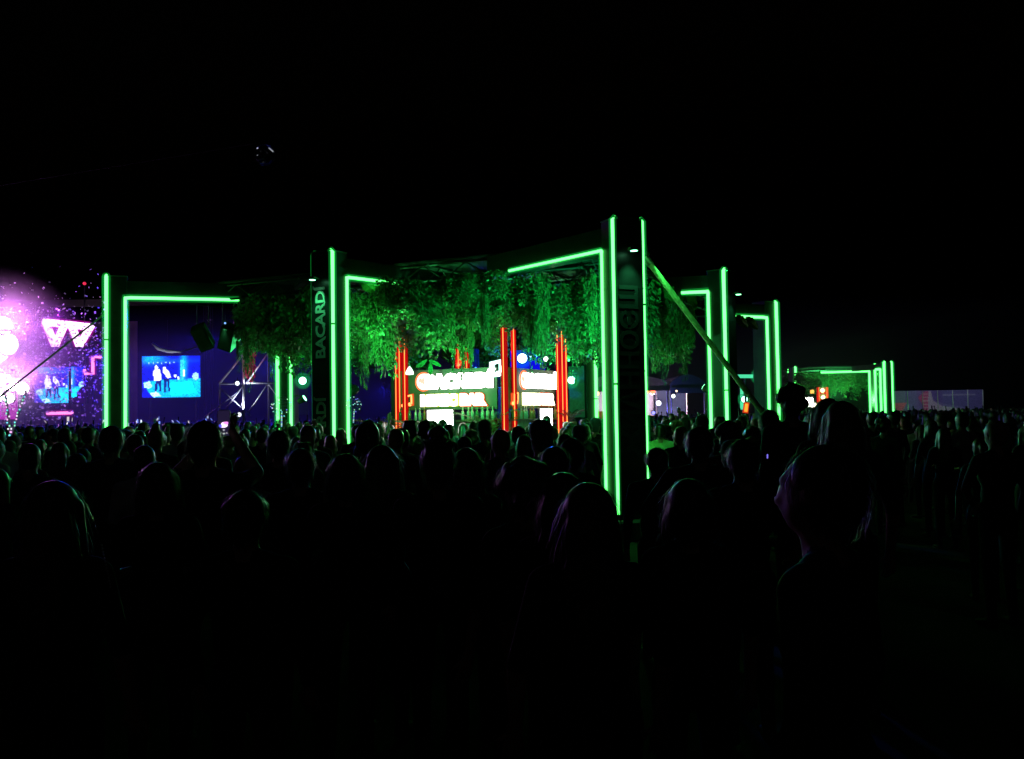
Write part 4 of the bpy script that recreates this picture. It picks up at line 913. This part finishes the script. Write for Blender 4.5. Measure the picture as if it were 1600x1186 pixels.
def hair_prims(kind):
    mb = MB(); rd = random.Random(sum(map(ord, kind)))
    if kind == 'hood':
        mb.ball((0, -.01, 1.63), (.10, .115, .125)); mb.ball((0, -.03, 1.49), (.115, .1, .09)); return mb
    mb.ball((0, -.014, 1.642), (.086, .1, .094), 16, 12); mb.ball((0, -.035, 1.60), (.082, .075, .085))
    if kind == 'long':
        mb.ball((0, -.06, 1.54), (.096, .06, .15)); mb.ball((0, -.075, 1.40), (.105, .05, .17)); mb.ball((0, -.085, 1.28), (.09, .04, .14))
        for s in (-1, 1): mb.capsule((s * .075, .01, 1.64), (s * .098, .0, 1.40), .026, .03)
    if kind == 'bob':
        mb.ball((0, -.02, 1.58), (.1, .085, .11))
        for s in (-1, 1): mb.capsule((s * .078, .02, 1.65), (s * .092, .02, 1.50), .026, .03)
    if kind == 'bun': mb.ball((.01, -.05, 1.755), (.045, .045, .042))
    if kind == 'tail': mb.capsule((0, -.1, 1.67), (0, -.135, 1.62), .03, .04); mb.capsule((0, -.135, 1.62), (.01, -.14, 1.36), .036, .014)
    if kind == 'curly':
        for i in range(46):
            a = rd.uniform(0, 6.28); t = rd.uniform(.0, 2.0); c = Vector((math.sin(t) * math.cos(a) * .098, -.02 + math.sin(t) * math.sin(a) * .105, 1.635 + math.cos(t) * .105))
            if c.y > .055 and c.z < 1.68: continue
            mb.ball(c, rd.uniform(.026, .042), 8, 6)
    if kind == 'messy':
        for i in range(26):
            a = rd.uniform(0, 6.28); c = Vector((math.cos(a) * .07 * rd.random(), -.02 + math.sin(a) * .08 * rd.random(), 1.715)); e = c + Vector((rd.uniform(-.025, .025), rd.uniform(-.02, .02), rd.uniform(.0, .035))); mb.capsule(c, e, .02, .008, 8)
    if kind == 'cap':
        mb.lathe([(.09, 0), (.094, .04), (.085, .085), (.05, .115), (.002, .125)], (0, -.008, 1.655), 16); mb.box((0, .115, 1.672), (.15, .1, .014))
    if kind == 'hat':
        mb.lathe([(.155, 0), (.16, .008), (.155, .016), (.1, .02), (.096, .09), (.08, .125), (.03, .118), (.002, .115)], (0, -.005, 1.69), 18)
    return mb
def hair_mesh(kind, hm, vox=.018, strands=0, seed=1):
    me = remesh(hair_prims(kind), vox, 3); m_ = hm
    vs = [v.co.copy() for v in me.vertices]; ns = [v.normal.copy() for v in me.vertices]; fs = [tuple(p.vertices) for p in me.polygons]; bpy.data.meshes.remove(me)
    mb = MB(); mb.v = [v[:] for v in vs]; mb.f = fs; mb.mi = [0] * len(fs)
    rd = random.Random(seed)
    for i in range(strands):
        k = rd.randrange(len(vs)); p = vs[k]; n = ns[k]
        if p.y > .06: continue
        dn = Vector((n.x * .25 + rd.uniform(-.12, .12), n.y * .25 + rd.uniform(-.1, .1), -1)); dn = (dn - n * dn.dot(n) * .8).normalized()
        L = rd.uniform(.04, .12) * (1.6 if kind == 'long' else .7); w = .0011; sd = n.cross(dn).normalized() * w
        q = p + n * rd.uniform(.002, .01); a = q + dn * L * .5 + n * rd.uniform(0, .012); e = q + dn * L + n * rd.uniform(-.005, .014)
        mb.add([q - sd, q + sd, a + sd, a - sd, e], [(0, 1, 2, 3), (3, 2, 4)])
    return mb.mesh('hair', [m_], True)
BODY = {}; HAIR = {}
def get_body(fem, pose, vox=.022, walk=False):
    k = (fem, pose, vox, walk)
    if k not in BODY: BODY[k] = body_mesh(*k)
    return BODY[k]
def get_hair(kind, ci, near=False):
    k = (kind, ci, near)
    if k not in HAIR:
        m_ = mat('cap_cloth', (.12, .14, .13), .8) if kind in ('cap', 'hat') else mat('hood_cloth', (.05, .05, .06), .9) if kind == 'hood' else hair_ms[ci]
        HAIR[k] = hair_mesh(kind, m_, .012 if near else .018, 900 if near else 120, ci + len(kind))
    return HAIR[k]
def person(x, y, h, fem, pose, hair, ci, col, label, rz=0.0, near=False, group=None, walk=False, z=0.0):
    o = link('person', get_body(fem, pose, .014 if near else .022, walk), None, (x, y, z), rz); s = h / 1.735
    o.scale = (s * (1 + .04 * math.sin(x * 7)), s, s); o.color = (*col, 1)
    hn = 'hair' if hair not in ('cap', 'hat', 'hood') else ('hood' if hair == 'hood' else 'hat')
    link(hn, get_hair(hair, ci, near), o)
    return tag(o, label, 'person', group)
def near_person(px, ytop, d, fem, pose, hair, ci, col, label, rz=0.0, near=True, walk=False):
    p = P(px, ytop, d); return person(p.x, p.y, p.z, fem, pose, hair, ci, col, label, rz, near, walk=walk)
BLK = (.012, .012, .014); GRY = (.12, .12, .13); WHT = (.6, .6, .6); NVY = (.02, .03, .07)
near_list = [
 (85, 750, 3.2, 1, 'down', 'long', 1, BLK, 'woman-length fair hair on a person in black, nearest at the lower left', 0),
 (247, 722, 4.6, 1, 'front', 'bob', 1, BLK, 'person with chin-length hair standing right of the lower left long-haired one', .2),
 (385, 765, 3.6, 0, 'down', 'short', 0, BLK, 'short-haired person in black low in front of the large video screen', -.1),
 (470, 700, 5.6, 0, 'down', 'short', 0, BLK, 'dark short-haired person just left below the BACARDI column', .1),
 (540, 708, 5.0, 1, 'front', 'bob', 1, BLK, 'person with smooth rim-lit bob right below the BACARDI column', .1),
 (597, 695, 5.4, 1, 'down', 'long', 1, BLK, 'long-haired person with light-rimmed hair right of the smooth bob', -.2),
 (684, 690, 4.8, 0, 'down', 'messy', 0, BLK, 'person with tousled spiky hair below the bright menu panel', .2),
 (729, 699, 5.3, 1, 'front', 'long', 1, BLK, 'long-haired person right beside the tousled one', -.1),
 (816, 726, 4.0, 1, 'down', 'curly', 0, BLK, 'curly-haired person below the front red posts', .5),
 (866, 697, 5.6, 0, 'down', 'short', 0, BLK, 'short-haired person between the curly one and a tall one', 0),
 (880, 737, 3.7, 1, 'down', 'long', 0, BLK, 'dark long-haired person partly behind the nearest central long-haired one', -.2),
 (918, 753, 3.0, 1, 'down', 'long', 1, BLK, 'long straight-haired person nearest in the middle, left of the nearest column foot', .1),
 (892, 684, 6.6, 0, 'down', 'short', 0, BLK, 'tall short-haired person just left of the nearest column', .5),
 (1026, 699, 7.0, 0, 'down', 'short', 0, BLK, 'dark head just right of the nearest column', 0),
 (1075, 747, 3.5, 1, 'down', 'bob', 0, BLK, 'person with rounded bob low right of the nearest column', -.1),
 (1092, 666, 6.3, 0, 'hips', 'short', 0, BLK, 'broad short-haired person below the second right column', -.1),
 (1160, 686, 5.2, 0, 'front', 'short', 0, BLK, 'dark person with phone light at the chest, left of the big right man', .1),
 (1283, 694, 2.35, 0, 'down', 'short', 0, (.03, .03, .035), 'big dark man nearest at the right, face turned left', .9),
 (1236, 606, 8.3, 0, 'down', 'curly', 0, BLK, 'very tall curly-haired person before the far pavilion', 0),
 (1292, 622, 6.8, 1, 'down', 'bob', 1, BLK, 'fair-haired person right of the very tall curly-haired one', 0),
 (1314, 626, 5.6, 1, 'down', 'long', 1, BLK, 'long-haired person standing before the far pavilion', -.1),
 (1201, 640, 8.5, 0, 'down', 'short', 0, BLK, 'dark head at the foot of the slanting pole', 0),
 (175, 665, 7.5, 0, 'down', 'short', 0, BLK, 'tall dark person in front of the leftmost neon column', 0),
 (436, 672, 7.5, 0, 'down', 'short', 0, BLK, 'dark short-haired person right of the raised phone', 0),
 (1031, 662, 14.05, 0, 'down', 'short', 0, (.5, .85, .4), 'person in a bright shirt glowing green right of the nearest column', 0),
 (1124, 664, 18.3, 1, 'down', 'tail', 1, (.5, .7, .5), 'person with green-lit shoulder between the second column tubes', 0),
]
for a in near_list: near_person(a[0], a[1], a[2], a[3], a[4], a[5], a[6], a[7], a[8], a[9])
# beaded strap on the lower left person
t = thing('beaded_strap', 'row of tiny pale beads on the right shoulder of the lower left person', 'strap', P(160, 852, 3.15))
for i in range(14):
    q = P(159 + 14 * (i / 13) ** 1.0, 852 + 66 * i / 13, 3.18 - .02) - P(160, 852, 3.15); MB().ball(q, .0042, 6, 5).obj('bead', mat('bead_pearl', (.8, .8, .78), .15), t, True)
# lone figures at the right
right_list = [
 (1432, 660, 18.2, 0, 'front', 'short', 0, (.16, .22, .15), 'lone person in a pale green top walking on open ground at the right', -.7, True),
 (1345, 664, 11.5, 1, 'front', 'long', 1, (.3, .3, .34), 'pale-lit person in profile right of the long-haired one', 1.0, False),
 (1378, 655, 17.5, 0, 'front', 'short', 0, BLK, 'person with face lit white by a phone under the banner', 2.2, False),
 (1411, 650, 18.5, 1, 'front', 'bob', 1, BLK, 'person with pale face just right below the banner start', 2.6, False),
 (1486, 656, 17.0, 0, 'front', 'short', 0, BLK, 'person in a dark top with lit face right of the lone walker', 2.4, False),
 (1473, 652, 19.5, 1, 'down', 'tail', 1, (.2, .22, .2), 'grey-topped person left beside the lit face', .6, False),
 (1548, 652, 20.0, 0, 'down', 'short', 0, BLK, 'dim person standing apart near the right picture edge', .3, False),
 (1571, 650, 22.0, 1, 'down', 'long', 1, GRY, 'dim grey person farthest right in the crowd', -.4, False),
]
for a in right_list:
    p = P(a[0], a[1], a[2]); hh = max(1.55, min(1.88, p.z)); person(p.x, p.y, hh, a[3], a[4], a[5], a[6], a[7], a[8], a[9], walk=a[10])
# glow of handheld phones on faces
def phone(lab, p, rz, tilt, pic=None, col=(.8, .85, 1), e=1.5, lit=0, back=False):
    t = thing('phone', lab, 'phone', p, rz); M3 = Matrix.Rotation(tilt, 3, 'X')
    bm_ = bmesh.new(); bmesh.ops.create_cube(bm_, size=1)
    for v in bm_.verts: v.co = Vector((v.co.x * .076, v.co.y * .009, v.co.z * .158))
    bmesh.ops.bevel(bm_, geom=[ed for ed in bm_.edges if abs((ed.verts[0].co - ed.verts[1].co).normalized().y) > .9], offset=.009, segments=3, affect='EDGES')
    for v in bm_.verts: v.co = M3 @ v.co
    bm_.verts.index_update(); MB().add([v.co for v in bm_.verts], [[v.index for v in f.verts] for f in bm_.faces]).obj('case', mat('phone_case', (.02, .02, .02), .3), t); bm_.free()
    if pic is not None:
        F_ = frame((1, 0, 0), (0, 0, 1)).to_3x3(); raster_obj('screen', pic, .070, .148, mat('phone_screen', attr='dots', attr_emit=1.2), t, (M3 @ F_).to_4x4() @ Matrix.Translation((0, 0, .0052)))
    else:
        F_ = frame((1, 0, 0), (0, 0, 1)).to_3x3(); r_ = Raster(4, 8, col); raster_obj('screen', r_, .070, .148, mat('phone_screen_%.1f' % e, attr='dots', attr_emit=e), t, (M3 @ F_).to_4x4() @ Matrix.Translation((0, 0, .0052)))
    if lit:
        F0 = Matrix.Rotation(rz, 3, 'Z') @ M3 @ Vector((0, -1, 0)); lamp('screen_light', 'SPOT', Vector(p) + F0 * .02, lit, (.8, .85, 1), t, Vector(p) + F0, .05, 150)
    return t
# raised phone filming the stage, with the person holding it
pic = Raster(18, 38, (.012, .008, .03)); pic.ell(.55, .55, .3, .09, (1.2, .8, 1.2)); pic.ell(.45, .62, .38, .06, (1.1, .9, 1.2)); pic.ell(.7, .5, .18, .05, (1, .3, .9)); pic.ell(.2, .62, .12, .07, (.1, .1, .9)); pic.ell(.5, .78, .1, .04, (.35, .35, .4)); pic.ell(.3, .9, .06, .025, (.4, .4, .4)); pic.ell(.5, .92, .09, .035, (.7, .7, .7)); pic.ell(.75, .9, .06, .025, (.4, .4, .4)); pic.ell(.5, .08, .04, .012, (.5, .5, .5))
pp = P(350, 661, 5.6)
phone('raised phone with a bright stage picture on its screen, left of centre', pp, 0.0, 0.0, pic)
ph = person(pp.x, pp.y - .345, 1.735 * (pp.z - .02) / 1.70, 0, 'phone', 'short', 0, BLK, 'person holding up a phone with both hands to film the stage', 0, True)
for px, py, d, lab in ((1199, 713, 5.0, 'tiny violet wristband light on a dark person at the right'),):
    q = P(px, py, d); t = thing('wrist_light', lab, 'wristband', q); MB().path([(0, 0, -.011), (.001, 0, .011)], .0035, 6).obj('led_strip', emis('violet_led', (.25, .2, 1), .9), t)
    MB().path([(.02 * math.cos(i * .6283), .03 + .02 * math.sin(i * .6283), 0) for i in range(11)], .005, 5).obj('band', black_metal, t)  # ring added behind a sliver that stands for a hidden phone's light
for (px, py, d, rz, lab) in ((1380, 671, 17.2, 2.2 + 3.14, 'phone lighting the face of a person under the banner'), (1489, 672, 16.7, 2.4 + 3.14, 'phone lighting the face right of the lone walker'), (1412, 668, 18.2, 2.6 + 3.14, 'phone lighting a pale face below the banner start')):
    pass
rp = random.Random(21)
for i, (px, py, d, lab) in enumerate(((279, 668, 26.0, 'small lit phone screen in the crowd below the large video screen'), (365, 664, 24.0, 'small lit phone just right of the raised phone'), (194, 683, 15.0, 'small green-white light in the crowd below the leftmost column'), (1507, 672, 16, 'tiny lit phone at the right edge of the crowd'))):
    phone(lab, P(px, py, d), .9, .6, None, (.8, .95, 1) if i != 2 else (.3, 1, .5), 1.4)
for i in range(22):
    px = rp.uniform(62, 335); d = rp.uniform(30, 48); phone('tiny lit phone raised over the far crowd before the stage', Vector((G(px, d).x, d, rp.uniform(1.68, 1.95))), rp.uniform(-.9, .9), rp.uniform(-.2, .8), None, rp.choice(((.8, .9, 1), (.5, .6, 1), (1, .9, .95), (.2, .3, 1))), rp.choice((.7, 1.4)))['group'] = 'tiny lit phones in the far left crowd'
# two tiny green lights low in the crowd (can lamps on the ground by a bag)
for px in (751, 765):
    q = P(px, 799, 6.5); t = thing('green_pin_light', 'tiny green light low in the dark crowd, %s of two' % ('left' if px < 760 else 'right'), 'lamp', q)
    MB().ball((0, 0, 0), (.014, .01, .007), 8, 6).obj('led', emis('pin_green', (.1, 1, .3), 1.1), t); MB().tube((0, .02, 0), (0, .02, -q.z), .006).obj('stake', black_metal, t)
# LED balloons
def led_balloon(lab, px, py, d, r, foot):
    p = P(px, py, d); t = thing('led_balloon', lab, 'balloon', p); rd = random.Random(px)
    gm_ = mat('clear_film', (.9, .95, 1), .05)
    if not gm_.get('done'):
        n = gm_.node_tree.nodes; l = gm_.node_tree.links; tr = n.new('ShaderNodeBsdfTransparent'); ms = n.new('ShaderNodeMixShader'); ms.inputs[0].default_value = .08
        l.new(tr.outputs[0], ms.inputs[1]); l.new(n['Principled BSDF'].outputs[0], ms.inputs[2]); l.new(ms.outputs[0], n['Material Output'].inputs['Surface']); gm_['done'] = 1
    MB().ball((0, 0, 0), (r, r, r * 1.05), 20, 14).obj('clear_film', gm_, t, True)
    cols = ((.3, 1, .8), (.9, 1, 1), (.2, .8, 1), (.4, 1, .5), (.2, .2, 1))
    f = P(*foot, d) - p; MB().tube((0, 0, -r), f, .008).obj('stick', mat('clear_stick', (.5, .5, .5), .2), t)
    w = MB(); pts = []
    for i in range(60):
        a = i * .62; zz = -1 + 2 * i / 59; rr = math.sqrt(max(0, 1 - zz * zz)); pts.append(Vector((rr * math.cos(a), rr * math.sin(a), zz)) * r * .98)
    w.path(pts, .0015, 4).obj('wire', steel, t)
    for i in range(26):
        k = rd.randrange(60); MB().ball(pts[k], .008, 6, 5).obj('led', emis('led_%d' % (i % 5), cols[i % 5], 1.3), t)
    for i in range(8): MB().ball(Vector((0, 0, -r)).lerp(f, i / 8), .010, 6, 5).obj('led', emis('led_%d' % (i % 5), cols[i % 5], 1.3), t)
led_balloon('clear LED balloon left of the BACARDI column', 440, 635, 13.0, .14, (440, 668))
led_balloon('clear LED balloon right of the BACARDI column', 553, 632, 15.0, .12, (552, 662))
# LED sticks at the left edge: two lit tubes meeting in a V
for lab, a in (('left LED light stick of a V held up at the left edge', (8, 612)), ('right LED light stick of a V held up at the left edge', (41, 610))):
    f = P(17, 680, 9.0); e = P(*a, 9.0); t = thing('led_stick', lab, 'light stick', f)
    MB().tube((0, 0, 0), e - f, .012, n=8).obj('tube', mat('clear_stick2', (.55, .45, .6), .1, transl=.5), t, True); rd = random.Random(a[0])
    for i in range(15): MB().ball((e - f) * (i / 14) + Vector((rd.uniform(-.015, .015), -.014, 0)), .009, 6, 5).obj('led', emis('sled_%d' % (i % 4), ((.2, .9, 1), (1, .5, 1), (.9, .9, 1), (.3, 1, .6))[i % 4], 1.1), t)
# bright green cap ball in the crowd
q = P(458, 680, 15.6); occ_cap = q; person(q.x, q.y, P(458, 669, 15.6).z, 1, 'down', 'cap', 0, WHT, 'person in a cap lit bright green, left below the BACARDI column', .3)

# crowd, individually, the nearest few hundred
rk = random.Random(42)
occupied = [(P(a[0], a[1], a[2]).x, a[2]) for a in near_list] + [(P(a[0], a[1], a[2]).x, a[2]) for a in right_list] + [(pp.x, pp.y)]
cols_ = [c.to_2d() for c in (C1, C2, C3, C4, C5, C6, C7)]
hairs = ['short'] * 5 + ['long'] * 5 + ['bob'] * 2 + ['bun', 'tail', 'tail', 'curly', 'messy', 'cap', 'cap', 'hood']
tops = [BLK] * 6 + [NVY, GRY, (.05, .02, .02), (.2, .18, .15), WHT, (.03, .05, .04), (.3, .28, .26), (.1, .03, .03)]
poses = ['down'] * 9 + ['front'] * 9 + ['hips', 'hips', 'up', 'both_up']
count = 0; far = []
y = 6.6
while y < 75:
    stp = .62 if y < 16 else (.75 if y < 24 else 1.1)
    xw = y * .58 + .5; x = -xw + rk.random() * .5
    while x < xw:
        X = x + rk.uniform(-.2, .2); Y = y + rk.uniform(-.25, .25); x += rk.uniform(.62, .95) * (1 if y < 24 else 1.25)
        px = 800 + F_PX * X / Y
        if px > 1330 and rk.random() < (.45 if Y < 22 else .08): continue
        if px > 1180 and Y < 12 and rk.random() < .75: continue
        if Y < 8.5 and rk.random() < .5: continue
        if abs(px - 963) < 22 + .27 * F_PX / Y and Y < 13.6: continue
        if any((X - a) ** 2 + (Y - b) ** 2 < .2 for a, b in occupied): continue
        if 1008 < px < 1062 and Y < 14.1: continue
        if any((X - c.x) ** 2 + (Y - c.y) ** 2 < .45 for c in cols_): continue
        l = Vector((X, Y, 0)) - bar_o
        if abs(l.dot(U)) < HS + .75 and abs(l.dot(V)) < HS + .75: continue
        if Y > 45.5 and 890 < px < 1110 and Y < 53: continue
        if abs(Y - 40) < 1.2 and 330 < px < 460: continue
        if Y > 58 and px < 330: continue
        fem = rk.random() < .5; h = rk.gauss(1.57 if fem else 1.67, .05); hr = rk.choice(hairs)
        if fem and hr == 'short': hr = 'long'
        if not fem and hr in ('long', 'bun', 'bob', 'tail') and rk.random() < .9: hr = 'short'
        far.append((X, Y, h, fem, rk.choice(poses), hr, rk.choice((0, 0, 0, 1, 1, 2)), rk.choice(tops), rk.gauss(0, .35) if rk.random() < .9 else rk.uniform(0, 6.28), px))
    y += stp
far.sort(key=lambda a: a[1])
IND = far[:255]; REST = far[255:]
for X, Y, h, fem, pose, hr, ci, colr, rz, px in IND:
    if (Y < 12 or 630 < px < 900) and pose in ('up', 'both_up'): pose = 'down'
    zone = 'at the left edge' if px < 160 else 'before the large video screen' if px < 330 else 'before the scaffold tower' if px < 470 else 'between the BACARDI column and the bar' if px < 640 else 'before the left bar sign' if px < 790 else 'before the right bar sign' if px < 930 else 'before the tents right of the nearest column' if px < 1110 else 'before the far pavilion' if px < 1330 else 'under the purple banner'
    zone += ', nearer rows' if Y < 12 else ', farther rows'
    zone_ = 'on the left, before the video screens' if px < 470 else 'between the BACARDI column and the bar' if px < 640 else 'in front of the lit bar' if px < 920 else 'right of the nearest column'
    person(X, Y, h, fem, pose, hr, ci, colr, 'dark person in the packed crowd ' + zone, rz, group='packed crowd ' + zone)
# the far crowd as one mass
def low(fem, pose, hair):
    mb = MB(); b = remesh(prim_mesh(body_prims(fem, pose)), .035, 2, .5); hh = remesh(hair_prims(hair), .03, 2, .6)
    out = (np.array([v.co[:] for v in b.vertices] + [v.co[:] for v in hh.vertices]), [tuple(p.vertices) for p in b.polygons], [tuple(i + len(b.vertices) for i in p.vertices) for p in hh.polygons])
    bpy.data.meshes.remove(b); bpy.data.meshes.remove(hh); return out
lows = [low(f, p_, h_) for f, p_, h_ in ((0, 'down', 'short'), (1, 'down', 'long'), (0, 'both_up', 'short'), (1, 'front', 'tail'), (0, 'up', 'cap'))]
mb = MB(); cm = [mat('far_cloth_dark', (.03, .03, .035), .85), mat('far_cloth_light', (.3, .3, .32), .85), hair_ms[0], hair_ms[1], skin_m]
for X, Y, h, fem, pose, hr, ci, colr, rz, px in REST:
    V_, f1, f2 = lows[rk.choice((0, 0, 1, 1, 3)) if rk.random() < .94 else rk.choice((2, 4))]; s = h / 1.735; c, s_ = math.cos(rz) * s, math.sin(rz) * s
    vv = np.stack([V_[:, 0] * c - V_[:, 1] * s_ + X, V_[:, 0] * s_ + V_[:, 1] * c + Y, V_[:, 2] * s], 1); o = len(mb.v)
    mb.v += [tuple(q) for q in vv.tolist()]; k = 0 if rk.random() < .75 else 1
    mb.f += [tuple(i + o for i in f) for f in f1]; mb.mi += [k] * len(f1); mb.f += [tuple(i + o for i in f) for f in f2]; mb.mi += [2 + (ci > 0)] * len(f2)
print('crowd', len(IND), len(REST), 'vines', nv, 'crowd faces', len(mb.f))
crowd = mb.obj('far_crowd', cm, None, True); tag(crowd, 'far crowd of small heads and shoulders beyond the pavilion', 'crowd', kind='stuff')
